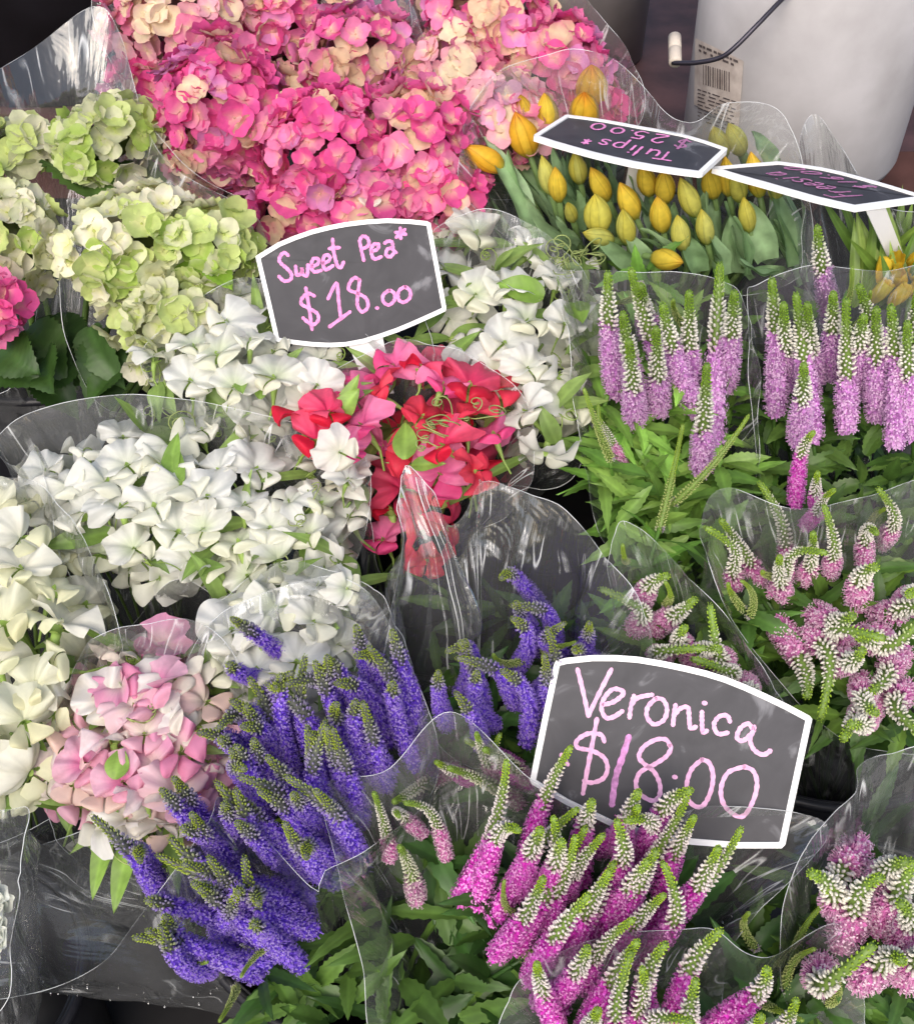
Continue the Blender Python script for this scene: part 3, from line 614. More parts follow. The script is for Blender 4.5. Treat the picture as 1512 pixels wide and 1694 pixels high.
# ---------------------------------------------------------------- veronica
def spike_mesh(pal, seed, L=.12, r=.0105, z_open=.5, z_white=.82, bend=0.0, hook=0.0):
    """upright flower spike: opened fringe below, pale buds above, green tip; base at origin, tip near (0,0,L)"""
    rng = random.Random(seed); mb = MB()
    def axis(t): return np.array((bend*L*4*t*(1-t)+hook*L*max(0, t-.55)**2*3, 0, L*(t-hook*.5*max(0, t-.7)**2)))
    def dird(t): return norm(axis(min(1, t+.02))-axis(max(0, t-.02)))
    tube(mb, [axis(t) for t in np.linspace(0, .985, 18)], [r*(.26 if t < z_open else .42-.2*sstep(z_open, 1, t)) for t in np.linspace(0, 1, 18)], 8, 1, np.array(pal.get('core', (.22, .34, .07))))
    g = 2.399963; t = 0.0; i = 0
    while t < .995:
        rad = r*(.74+.26*math.sin(math.pi*min(1, .3+t*1.2))) if t < z_open else r*(.86-.40*sstep(z_open, 1.0, t)-.24*sstep(.95, 1.0, t))
        z = dird(t); Rm = frame(z, (0, 1, 0.01)); a = i*g+rng.uniform(-.2, .2)
        o = Rm[:, 0]*math.cos(a)+Rm[:, 1]*math.sin(a); p = axis(t)
        blend = t+rng.uniform(-.05, .05)
        if blend < z_open:                               # opened floret: four narrow lobes and two long stamens
            c = np.array(pal['open'][0 if rng.random() < .6 else 1])*rng.uniform(.75, 1.2); q = norm(o+z*rng.uniform(-.05, .5)); b = p+q*rad*.50
            tube(mb, [p+o*rad*.15, b], [.0007, .0011], 4, 0, c*.9, cap=False)
            F3 = frame(q, (rng.gauss(0, 1), rng.gauss(0, 1), 1)); ll = rad*rng.uniform(.38, .6); ww = ll*.36
            for k in range(4):
                cc = math.cos(k*1.571+rng.uniform(-.2, .2)); ss = math.sin(k*1.571); e = F3[:, 0]*cc+F3[:, 1]*ss; f = np.cross(q, e)
                fl = rng.uniform(.3, 1.0)
                V = [b, b+e*ll*.5+f*ww+q*ll*.4*fl, b+e*ll+q*ll*.55*fl, b+e*ll*.5-f*ww+q*ll*.4*fl]
                mb.add(V, [(0, 1, 2, 3)], 0, [c*.85, c, np.clip(c*1.25, 0, .92), c])
            for k in range(2):
                e = norm(q+np.array([rng.gauss(0, .3) for _ in range(3)])); tip = b+e*rad*.62; f = norm(np.cross(e, z))*.00028
                mb.add([b-f, b+f, tip+f, tip-f], [(0, 1, 2, 3)], 0, np.clip(np.array(pal['stamen']), 0, .95)); 
                f2 = f*2.6; u_ = norm(np.cross(e, f))*.0007
                mb.add([tip-f2-u_, tip+f2-u_, tip+f2+u_, tip-f2+u_], [(0, 1, 2, 3)], 0, np.array(pal['anther']))
            t += .00235*(1+.3*t)/(L/.12)
        else:                                            # closed bud
            w_ = sstep(z_open-.04, z_open+.08, blend); w2 = sstep(z_white-.07, z_white+.05, blend)
            c = mix(mix(pal['budlow'], pal['budmid'], w_), pal['budtop'], w2)*rng.uniform(.85, 1.1)
            ln = rad*(.62-.10*w2); wd = ln*(.215+.03*w2)
            q = norm(o*(1-.25*w2)+z*(.55+.55*w2)); F3 = frame(q, z)
            V = BUDV*np.array((wd, wd, ln)); col = np.tile(np.clip(c, 0, .93), (len(V), 1)); col[:7] = col[:7]*.35+np.array((.20, .32, .06))*.65
            mb.add(V, BUDF, 0, col, TM(F3, p+o*rad*.40))
            t += .0058*(.42+.58*(1-t))/(L/.12)*(r/.0105)**.6
        i += 1
    return mb.mesh('flower_spike', [FLORET, LEAF])
P_MAG = dict(open=[(.66, .05, .52), (.78, .16, .64)], stamen=(.72, .18, .60), anther=(.80, .35, .70), budlow=(.72, .25, .58), budmid=(.86, .78, .76), budtop=(.42, .60, .04))
P_MAGP = dict(open=[(.62, .18, .45), (.74, .34, .58)], stamen=(.75, .4, .6), anther=(.85, .65, .75), budlow=(.75, .45, .60), budmid=(.84, .80, .72), budtop=(.36, .54, .05))
P_PUR = dict(core=(.16,.17,.15), open=[(.165, .07, .66), (.31, .16, .82)], stamen=(.34, .2, .78), anther=(.42, .3, .7), budlow=(.28, .16, .66), budmid=(.38, .34, .48), budtop=(.38, .48, .06))
P_LIL = dict(open=[(.60, .26, .62), (.70, .40, .70)], stamen=(.74, .42, .72), anther=(.80, .55, .78), budlow=(.76, .52, .70), budmid=(.86, .83, .76), budtop=(.26, .44, .04))
P_GRN = dict(open=[(.5, .4, .5), (.5, .4, .5)], stamen=(.5, .5, .4), anther=(.5, .5, .4), budlow=(.55, .58, .36), budmid=(.45, .52, .18), budtop=(.34, .48, .05))
P_DIM = dict(open=[(.55, .22, .42), (.6, .36, .5)], stamen=(.6, .4, .5), anther=(.7, .6, .6), budlow=(.66, .50, .55), budmid=(.66, .66, .50), budtop=(.26, .40, .05))
print('spikes...')
SPK = {
 'mag': [spike_mesh(P_MAG, 100+i, z_open=[.50, .58, .42, .64, .54, .47, .6, .38][i], z_white=[.84, .88, .82, .9, .86, .82, .9, .80][i], r=[.0098, .0105, .009, .0108, .0095, .0088, .0102, .0092][i], bend=[.03, -.04, .08, 0, -.07, .05, -.1, .06][i], hook=[0, .15, 0, 0, .3, 0, -.1, .2][i]) for i in range(8)],
 'magp': [spike_mesh(P_MAGP, 120+i, z_open=[.3, .4, .22, .5][i], z_white=[.82, .86, .78, .88][i], bend=[.03, -.05, .06, 0][i], hook=[.0, .3, .6, 0][i]) for i in range(4)],
 'pur': [spike_mesh(P_PUR, 140+i, r=.0105, z_open=[.74, .64, .82, .7, .6, .78, .72, .68][i], z_white=[.88, .8, .92, .87, .8, .88, .9, .84][i], bend=[.03, -.07, .10, 0, -.05, .08, .12, -.10][i], hook=[0, .3, 0, .5, 0, -.2, .2, -.3][i]) for i in range(8)],
 'lil': [spike_mesh(P_LIL, 160+i, L=.14, r=.0125, z_open=[.54, .46, .6, .40][i], z_white=[.82, .80, .85, .78][i], bend=[.01, -.03, .03, 0][i]) for i in range(4)],
 'grn': [spike_mesh(P_GRN, 180+i, r=.0075, z_open=.0, z_white=[.5, .75][i], bend=[.06, -.08][i]) for i in range(2)],
 'top': [spike_mesh(P_MAGP, 190+i, L=.10, r=.0125, z_open=[.45, .35, .5][i], z_white=[.86, .82, .9][i], hook=[.3, .7, -.2][i], bend=[.05, -.05, .0][i]) for i in range(3)],
 'dim': [spike_mesh(P_DIM, 195+i, z_open=[.2, .3][i], z_white=[.8, .84][i], bend=[.04, -.04][i]) for i in range(2)],
}
MESHL = {'mag': .12, 'magp': .12, 'pur': .12, 'lil': .14, 'grn': .12, 'top': .10, 'dim': .12}
def leafy_stem(root, p0, d0, tie, rng, n=7, col=(.14, .27, .045), reach=.16, lw=1.0):
    mb = MB(); tie = np.asarray(tie); mid = p0-d0*.05+np.array((0, 0, -.01))
    q = tie+np.array((rng.uniform(-.03, .03), rng.uniform(-.03, .03), 0)); pts = catmull([p0+d0*.004, mid, mix(mid, q, .5), q], 14, False)
    tube(mb, pts, .0017, 6, 0, np.array(col)*1.3)
    cum = 0; i = 1
    for k in range(n):
        s = .012+reach*k/n; acc = 0; j = 0
        while j < len(pts)-2 and acc+np.linalg.norm(pts[j+1]-pts[j]) < s: acc += np.linalg.norm(pts[j+1]-pts[j]); j += 1
        pt = mix(pts[j], pts[j+1], min(1, (s-acc)/(np.linalg.norm(pts[j+1]-pts[j])+1e-9))); ax = norm(pts[j]-pts[j+1]); a0 = rng.uniform(0, 6.28)
        for m in range(2):
            a = a0+math.pi*m; F3 = frame(ax); o = F3[:, 0]*math.cos(a)+F3[:, 1]*math.sin(a)
            d = norm(o+ax*rng.uniform(.2, .9)); c = mix(col, np.array(col)*2.6, rng.random()*.8)
            leafmesh(mb, pt, d, norm(ax+o*.01), rng.uniform(.030, .058)*lw, rng.uniform(.008, .0135)*lw, c, rng, rng.uniform(.1, .45), .10)
    return mb.build('leafy_stem', [LEAF], root)
def ver_bouquet(label, key, spikes, rim, seed, off=(0, 0), foliage=(), wr=CELLO, amp=.006, fcol=((.03, .075, .016), (.13, .24, .045)), stems=.6, wl=None, lw=1.0, glint_folds=(), drops=None, shoots=()):
    tie = BK[key]+np.array((off[0], off[1], .02)); t = thing('veronica_bouquet', label, 'bouquet', tie, 'wrapped veronica bunches'); rng = random.Random(seed)
    for (kind, bx, by, tx, ty, hb, Lm, wd) in spikes:
        me = rng.choice(SPK[kind]); b = W(bx, by, hb)
        # raise the tip until the spike has its length
        lo, hi = hb-.02, hb+.25; tip = W(tx, ty, hb)
        hs_ = np.linspace(hb-.01, hb+.22, 60); ds = [np.linalg.norm(W(tx, ty, h)-b) for h in hs_]; k = int(np.argmin(ds)); tip = None
        for h, d_ in list(zip(hs_, ds))[k:]:
            tip = W(tx, ty, h)
            if d_ >= Lm: break
        d = tip-b; Ln = np.linalg.norm(d); Rm = frame(d, (0, 0, 1), rng.uniform(0, 6.28)); s = Ln/MESHL[kind]; wr_ = wd*max(.8, min(1.35, s))
        o = link('flower_spike', me, t); o.matrix_local = mat4(TM(Rm, b-tie, (wr_, wr_, s)))
        if rng.random() < stems: leafy_stem(t, b, norm(d), tie, rng, col=fcol[0], lw=lw)
    nl = 0; mb = MB()
    for (poly, sp, h0, cnt) in foliage:
        for p, n_ in fill(poly, sp, h0, .015, seed*7+nl, cnt):
            for _ in range(3):
                d = norm((rng.gauss(0, 1), rng.gauss(-.1, .9), rng.gauss(.35, .5))); leafmesh(mb, p, d, (rng.gauss(0, .5), rng.gauss(-.3, .4), 1), rng.uniform(.032, .062)*lw, rng.uniform(.008, .014)*lw, mix(fcol[0], fcol[1], rng.random()), rng, rng.uniform(.0, .4), .10)
            nl += 1
    if nl: mb.build('foliage', [LEAF], t)
    for (px, py, h) in shoots:
        p_ = W(px, py, h); leafy_stem(t, p_, norm((rng.gauss(0, .1), -.1, 1)), tie, rng, n=9, col=(.15, .29, .05), reach=.20, lw=1.15)
    if rim: wrapper(t, rim, tie, seed, wr, amp=amp, label=wl, glint_folds=glint_folds, drops=drops, flare=3.6 if wr is CELLO2 else 2.4)
    return t
def sz(lst, kind, hb, Lm, wd=1.0):
    wd *= {'mag': .84, 'lil': .82, 'pur': .74, 'top': .92}.get(kind, .92)
    return [(kind, *a, hb, Lm, wd) for a in lst]
# violet bunch, left of the big sign
PURL = [(520, 1125, 382, 1022), (480, 1112, 378, 1097), (545, 1300, 482, 1105), (495, 1290, 465, 1112), (590, 1275, 520, 1092), (572, 1200, 508, 1072), (650, 1275, 524, 1152), (625, 1200, 588, 1055), (685, 1235, 622, 1047),
        (435, 1240, 382, 1140), (480, 1285, 405, 1165), (430, 1290, 350, 1200), (425, 1340, 355, 1235), (525, 1450, 368, 1297), (380, 1395, 287, 1284), (500, 1365, 462, 1290), (370, 1420, 316, 1345), (500, 1470, 280, 1412), (268, 1475, 217, 1387),
        (450, 1570, 240, 1490), (360, 1540, 395, 1472), (420, 1598, 250, 1522), (450, 1500, 300, 1430), (560, 1400, 440, 1250), (600, 1340, 540, 1200), (640, 1300, 600, 1160), (540, 1380, 500, 1240), (470, 1420, 390, 1330), (510, 1520, 380, 1450), (480, 1560, 340, 1460), (560, 1460, 470, 1360), (590, 1420, 530, 1300), (440, 1345, 390, 1225), (480, 1220, 420, 1110), (640, 1230, 570, 1110), (690, 1270, 650, 1130), (420, 1470, 300, 1370), (500, 1600, 420, 1530), (350, 1600, 265, 1560)]
rngp = random.Random(5)
PURL += [(a+rngp.uniform(-16, 24), b_+rngp.uniform(-10, 24), c+rngp.uniform(-14, 26), d+rngp.uniform(-8, 26)) for a, b_, c, d in PURL[2:34]]
ver_bouquet('bunch of deep violet veronica spikes leaning left of the large Veronica sign', 'purple', sz(PURL, 'pur', -.01, .125, 1.0)+sz([(480, 1545, 398, 1618), (390, 1635, 362, 1692), (300, 1590, 345, 1592), (515, 1370, 455, 1360)], 'grn', .0, .06, .8),
    [(330, 1060, .05), (430, 985, .06), (560, 960, .07), (650, 1040, .06), (720, 1230, .03), (690, 1340, .04), (545, 1440, .06), (520, 1472, .06), (380, 1326, .09), (345, 1370, .075), (240, 1505, .04), (170, 1592, .01), (60, 1640, -.02), (-40, 1630, -.04), (-60, 1480, -.03), (15, 1418, .0), (200, 1330, .03)], 31, (-.06, .0),
    [([(430, 1620), (540, 1580), (640, 1580), (640, 1710), (420, 1710)], 50, -.05, 14), ([(420, 1250), (650, 1220), (640, 1420), (500, 1500)], 60, -.06, 12)], amp=.009, lw=1.0, stems=.12, glint_folds=(15,), drops=(40, 4))
PUR2 = [(906, 1020, 821, 927), (786, 1140, 776, 1034), (880, 1080, 838, 1015), (856, 1170, 811, 1078), (890, 1190, 900, 1082), (985, 1090, 940, 1042), (800, 1190, 760, 1060), (870, 1230, 850, 1100), (930, 1080, 880, 1050), (820, 1200, 790, 1110), (760, 1150, 745, 1060), (920, 1060, 900, 985), (960, 1110, 975, 1030), (850, 1110, 870, 1020), (790, 1230, 770, 1160), (740, 1200, 725, 1110), (880, 1150, 930, 1060)]
ver_bouquet('bunch of violet veronica in shiny crumpled cellophane behind the large sign', 'purple', sz(PUR2, 'pur', -.01, .11, 1.05)+sz([(870, 1090, 815, 1082), (900, 1075, 955, 1062)], 'grn', .02, .05, .9),
    [(655, 778, .10), (690, 800, .10), (745, 870, .07), (800, 805, .10), (850, 812, .10), (930, 840, .10), (1000, 915, .09), (1070, 1010, .07), (1080, 1120, .03), (950, 1260, -.01), (780, 1270, -.02), (710, 1210, .02), (672, 1000, .07)], 32, (.07, .0),
    [([(700, 1000), (950, 1020), (940, 1230), (720, 1220)], 60, -.05, 18)], wr=CELLO2, amp=.015, glint_folds=(1, 3), wl='shiny crumpled cellophane with bright streaks')
# magenta bunch in front
MAGF = [(756, 1492, 838, 1255), (790, 1500, 850, 1330), (816, 1530, 958, 1337), (868, 1430, 946, 1234), (856, 1570, 986, 1354), (921, 1675, 1018, 1412), (990, 1410, 1056, 1334), (1041, 1430, 1074, 1307), (1070, 1430, 1126, 1290), (1036, 1505, 1166, 1312), (1066, 1540, 1228, 1367), (1050, 1420, 1076, 1337),
        (900, 1500, 930, 1390), (960, 1560, 1060, 1430), (1000, 1600, 1100, 1480), (880, 1620, 960, 1490), (940, 1480, 1000, 1380), (820, 1580, 900, 1450), (880, 1480, 915, 1350), (930, 1600, 1010, 1440), (1010, 1540, 1090, 1390), (970, 1640, 1050, 1520), (1090, 1490, 1150, 1350), (850, 1480, 895, 1370), (1050, 1590, 1140, 1450), (905, 1540, 965, 1410), (1000, 1480, 1040, 1370), (890, 1660, 955, 1560), (960, 1460, 985, 1340), (1110, 1520, 1190, 1400)]
ver_bouquet('bunch of bright magenta veronica spikes in front of the large Veronica sign', 'purple', sz(MAGF, 'mag', .0, .125, 1.0)+sz([(645, 1420, 618, 1310), (738, 1420, 690, 1307), (820, 1290, 788, 1212), (700, 1380, 640, 1330)], 'magp', -.01, .09, .8)+sz([(750, 1270, 650, 1328), (870, 1290, 800, 1240), (860, 1330, 740, 1270), (690, 1490, 660, 1400)], 'dim', -.02, .09, 1.0)+sz([(880, 1300, 800, 1230), (860, 1270, 770, 1225), (780, 1290, 720, 1260)], 'mag', -.03, .08, 1.0)+sz([(860, 1590, 960, 1530), (850, 1510, 835, 1455)], 'grn', .0, .06, .8),
    [(540, 1300, .05), (640, 1275, .06), (745, 1178, .08), (880, 1290, .06), (1000, 1352, .05), (1060, 1370, .05), (1170, 1335, .05), (1320, 1345, .05), (1365, 1392, .05), (1215, 1560, .02), (1170, 1720, -.03), (900, 1790, -.04), (640, 1760, -.03), (600, 1600, .02), (560, 1440, .05)], 33, (.08, -.06),
    [([(590, 1430), (740, 1480), (800, 1580), (900, 1690), (640, 1700), (600, 1560)], 52, -.05, 26), ([(700, 1330), (1000, 1400), (1150, 1500), (1000, 1690), (800, 1640)], 76, -.055, 20)], stems=.35, lw=1.3, glint_folds=(0,), drops=(45, 6))
MAGG = [(925, 1710, 888, 1593), (965, 1710, 1056, 1556), (1074, 1720, 1078, 1562), (1115, 1710, 1171, 1536), (1165, 1710, 1293, 1602), (1225, 1720, 1318, 1652), (1040, 1740, 1020, 1610), (1010, 1730, 1062, 1600), (1150, 1740, 1140, 1640), (1200, 1770, 1260, 1680), (940, 1760, 990, 1670), (1090, 1760, 1100, 1660)]
ver_bouquet('bunch of lime tipped magenta veronica cut off by the bottom edge', 'purple', sz(MAGG, 'mag', .02, .11, 1.15)+sz([(1165, 1600, 1150, 1570), (1260, 1660, 1330, 1690)], 'grn', .0, .06, .9),
    [(840, 1650, .05), (960, 1560, .07), (1100, 1540, .07), (1180, 1535, .06), (1262, 1586, .05), (1385, 1530, .05), (1430, 1640, .02), (1390, 1800, -.03), (1100, 1850, -.03), (860, 1800, .0)], 34, (.17, -.16),
    [([(900, 1600), (1300, 1600), (1300, 1720), (900, 1720)], 70, -.045, 16)], stems=.3, lw=1.2)
# lilac bunches
LILL = [(1020, 650, 1006, 447), (1116, 645, 1043, 442), (1180, 735, 1191, 432), (1152, 680, 1096, 500), (1058, 690, 1030, 515), (1200, 640, 1215, 480), (1160, 780, 1170, 600), (1050, 700, 1040, 560), (1140, 640, 1140, 480), (1075, 560, 1060, 470), (1090, 680, 1085, 540)]
ver_bouquet('tall leafy bunch of lilac veronica right of the white sweet peas', 'lilac', sz(LILL, 'lil', .02, .14, 1.0)+sz([(1151, 560, 1114, 495), (1111, 835, 1240, 684), (1010, 760, 965, 640), (1090, 880, 1130, 700), (1060, 470, 1010, 500)], 'grn', .035, .09, 1.0)+sz([(1026, 770, 976, 700), (1040, 780, 990, 690)], 'magp', .0, .06, .7),
    [(925, 452, .10), (940, 450, .105), (1010, 448, .11), (1120, 450, .11), (1200, 462, .10), (1235, 500, .09), (1258, 650, .05), (1225, 850, -.01), (1110, 930, -.04), (1005, 895, -.03), (965, 740, .02)], 35, (-.01, .02),
    [([(990, 580), (1180, 560), (1220, 700), (1180, 890), (1010, 880), (985, 720)], 40, .0, 34), ([(960, 480), (1230, 480), (1240, 640), (970, 620)], 60, -.02, 20)], fcol=((.10, .21, .035), (.27, .44, .09)), amp=.009, wr=CELLO2, glint_folds=(0, 1), shoots=[(1065, 590, .045), (1095, 640, .04), (1128, 610, .05), (1035, 690, .03), (1150, 720, .03), (1005, 660, .03), (1075, 740, .03), (1190, 760, .03), (1110, 790, .025)], wl='tall clear sleeve with a bright left fold', lw=1.1)
LILR = [(1283, 680, 1276, 457), (1345, 725, 1316, 482), (1371, 620, 1378, 482), (1401, 710, 1400, 492), (1451, 690, 1450, 507), (1481, 735, 1473, 502), (1506, 720, 1501, 530), (1386, 560, 1352, 372), (1345, 640, 1335, 500), (1425, 650, 1430, 520), (1300, 640, 1296, 500), (1460, 600, 1420, 470), (1320, 730, 1330, 600), (1530, 700, 1540, 480), (1500, 640, 1520, 470)]
ver_bouquet('tall bunch of lilac veronica below the Freesia sign at the right edge', 'lilac', sz(LILR, 'lil', .02, .14, 1.0)+sz([(1400, 560, 1440, 480), (1380, 540, 1410, 440)], 'grn', .04, .07, .9),
    [(1235, 500, .08), (1250, 470, .10), (1340, 440, .11), (1450, 450, .11), (1580, 450, .10), (1620, 640, .04), (1560, 810, -.02), (1400, 850, -.03), (1280, 830, -.02), (1245, 700, .04)], 36, (.08, .02),
    [([(1240, 640), (1520, 680), (1520, 850), (1260, 830)], 44, -.015, 24), ([(1260, 480), (1510, 500), (1510, 680), (1260, 660)], 60, -.03, 20)], fcol=((.05, .11, .02), (.14, .25, .05)))
RT1 = [(1316, 835, 1338, 702), (1356, 850, 1353, 780), (1330, 870, 1360, 800)]
RT1b = [(1300, 960, 1281, 806), (1256, 960, 1191, 858), (1456, 900, 1484, 822), (1216, 970, 1241, 884), (1280, 980, 1306, 870), (1330, 960, 1345, 880), (1300, 990, 1290, 920), (1370, 950, 1380, 860), (1430, 940, 1440, 850)]
RT2 = [(1416, 1000, 1428, 927), (1451, 1020, 1510, 985), (1345, 1015, 1406, 1040), (1286, 1030, 1356, 1145), (1336, 1050, 1391, 1122), (1426, 1050, 1510, 1070), (1490, 1080, 1466, 1140), (1430, 1130, 1425, 1175), (1500, 1140, 1480, 1200), (1428, 1180, 1430, 1210), (1380, 1100, 1420, 1110), (1470, 1050, 1440, 1080), (1400, 1060, 1380, 1030), (1500, 1000, 1530, 960), (1450, 1160, 1400, 1190)]
ver_bouquet('bunch of pink veronica seen from above right of the large sign', 'right', sz(RT1, 'mag', .01, .10, 1.0)+sz(RT1b, 'magp', -.005, .10, 1.0)+sz(RT2, 'top', .0, .075, 1.25)+sz([(1230, 1010, 1205, 965), (1240, 1020, 1225, 960), (1300, 960, 1262, 945), (1440, 890, 1470, 840)], 'grn', .01, .06, .9),
    [(1160, 850, .08), (1200, 806, .09), (1310, 840, .08), (1440, 818, .08), (1570, 800, .08), (1640, 1000, .04), (1600, 1210, -.02), (1440, 1240, -.04), (1330, 1170, -.02), (1230, 1050, .02), (1180, 960, .06)], 37, (.02, .02),
    [([(1200, 850), (1500, 850), (1520, 1200), (1380, 1200), (1250, 1040)], 40, -.03, 60)], fcol=((.05, .11, .02), (.17, .30, .05)), lw=1.1)
SML = [(1056, 1000, 1086, 947), (1081, 1040, 1136, 1012), (1096, 1095, 1094, 1070), (1140, 1100, 1176, 1060), (1190, 1110, 1216, 1112), (1050, 1040, 1062, 990), (1200, 1090, 1180, 1070), (1130, 1080, 1105, 1050), (1230, 1130, 1250, 1150)]
ver_bouquet('small bunch of pale lilac veronica above the large sign', 'right', sz(SML, 'top', .0, .06, 1.1)+sz([(1100, 1000, 1100, 962), (1040, 930, 1030, 900)], 'grn', .01, .05, .9),
    [(1015, 880, .06), (1050, 868, .07), (1150, 960, .06), (1262, 1110, .04), (1300, 1200, .0), (1180, 1240, -.03), (1070, 1180, -.02), (1020, 1020, .02)], 38, (-.07, -.02),
    [([(1050, 930), (1150, 960), (1250, 1090), (1200, 1140), (1060, 1090)], 38, -.025, 30)], fcol=((.06, .13, .02), (.18, .32, .05)))
BR = [(1420, 1400, 1351, 1505), (1390, 1560, 1415, 1430), (1450, 1530, 1510, 1450), (1421, 1620, 1496, 1545), (1490, 1560, 1520, 1500), (1400, 1520, 1385, 1440), (1360, 1600, 1372, 1640), (1455, 1470, 1470, 1420), (1500, 1620, 1530, 1570)]
ver_bouquet('bunch of pale pink veronica cut off by the lower right corner', 'low', sz(BR, 'top', .02, .085, 1.25)+sz([(1310, 1600, 1370, 1490), (1300, 1640, 1350, 1570), (1250, 1570, 1240, 1510), (1370, 1660, 1380, 1600)], 'grn', .0, .06, .9),
    [(1330, 1400, .07), (1415, 1320, .09), (1420, 1270, .10), (1470, 1245, .10), (1580, 1250, .10), (1680, 1480, .04), (1620, 1680, -.02), (1480, 1740, -.04), (1330, 1720, -.02), (1290, 1560, .03)], 39, (.0, .0),
    [([(1250, 1480), (1400, 1440), (1512, 1560), (1480, 1690), (1280, 1690), (1220, 1560)], 38, -.03, 60)], fcol=((.04, .09, .02), (.13, .25, .04)))

# ---------------------------------------------------------------- tulips
def tulip_flower(mb, p, tip, wd, c0, c1, ctip, rng):
    ax = tip-p; L = np.linalg.norm(ax); F3 = frame(ax, (0, -1, .2), rng.uniform(0, 6.28)); r = wd/2
    for k in range(6):
        nu, nv = 7, 9; V = []; C = []; inn = 0 if k % 2 else 1; a0 = k*math.pi/3; op = rng.uniform(-.04, .08); c = mix(c0, c1, rng.random()*.6)
        for j in range(nv):
            v = j/(nv-1); rr = r*(math.sin(math.pi*min(1, .13+.865*v**.92))**.95)*(1-.05*inn)*(1+op*v)
            half = .78*(math.sin(math.pi*min(.97, .25+.70*v)))**.45 if v < 1 else .25
            for i in range(nu):
                u = i/(nu-1)*2-1; a = a0+u*half
                V.append((rr*math.cos(a), rr*math.sin(a), L*(v-.02*u*u)+.0006*math.sin(9*u+k)))
                C.append(mix(mix(mix(c, (.35, .48, .10), .7*(1-sstep(0, .25, v))), c, .0), ctip, sstep(.78, 1, v)*.8)*(1-.05*abs(math.cos(u*7)))*(1-.30*abs(u)**7)*(1+.06*math.sin(23*u+k)))
        mb.add(V, gridF(nu, nv), 0, np.clip(np.array(C), 0, .92), TM(F3, p))
def tulip_leaf(mb, p, tip, wd, col, rng, bow=.1):
    ax = tip-p; L = np.linalg.norm(ax); view = norm(CAM-p); x = norm(np.cross(ax, view)+ax/L*0+view*rng.gauss(0, .35)*.6); z = norm(np.cross(x, ax)); V = []; C = []
    nv = 12
    for j in range(nv):
        v = j/(nv-1); w_ = wd/2*(math.sin(math.pi*min(1, .22+.78*v**1.1))**.7) if j < nv-1 else .0005; tw = rng.gauss(0, .0)
        for i in range(7):
            u = i/3-1; q = p+ax*v+x*u*w_+z*(w_*.5*(u*u)-.2*w_+bow*L*math.sin(math.pi*v))+np.array((0, 0, -.02*L*v*v)); V.append(q+z*.0012*math.sin(12*v+3*u))
            C.append(np.array(col)*(1+.10*math.cos(u*14)))
    mb.add(V, gridF(7, nv), 0, np.clip(np.array(C), 0, .9))
YEL, ORG, GRY = (.88, .68, .08), (.89, .52, .04), (.74, .74, .20)
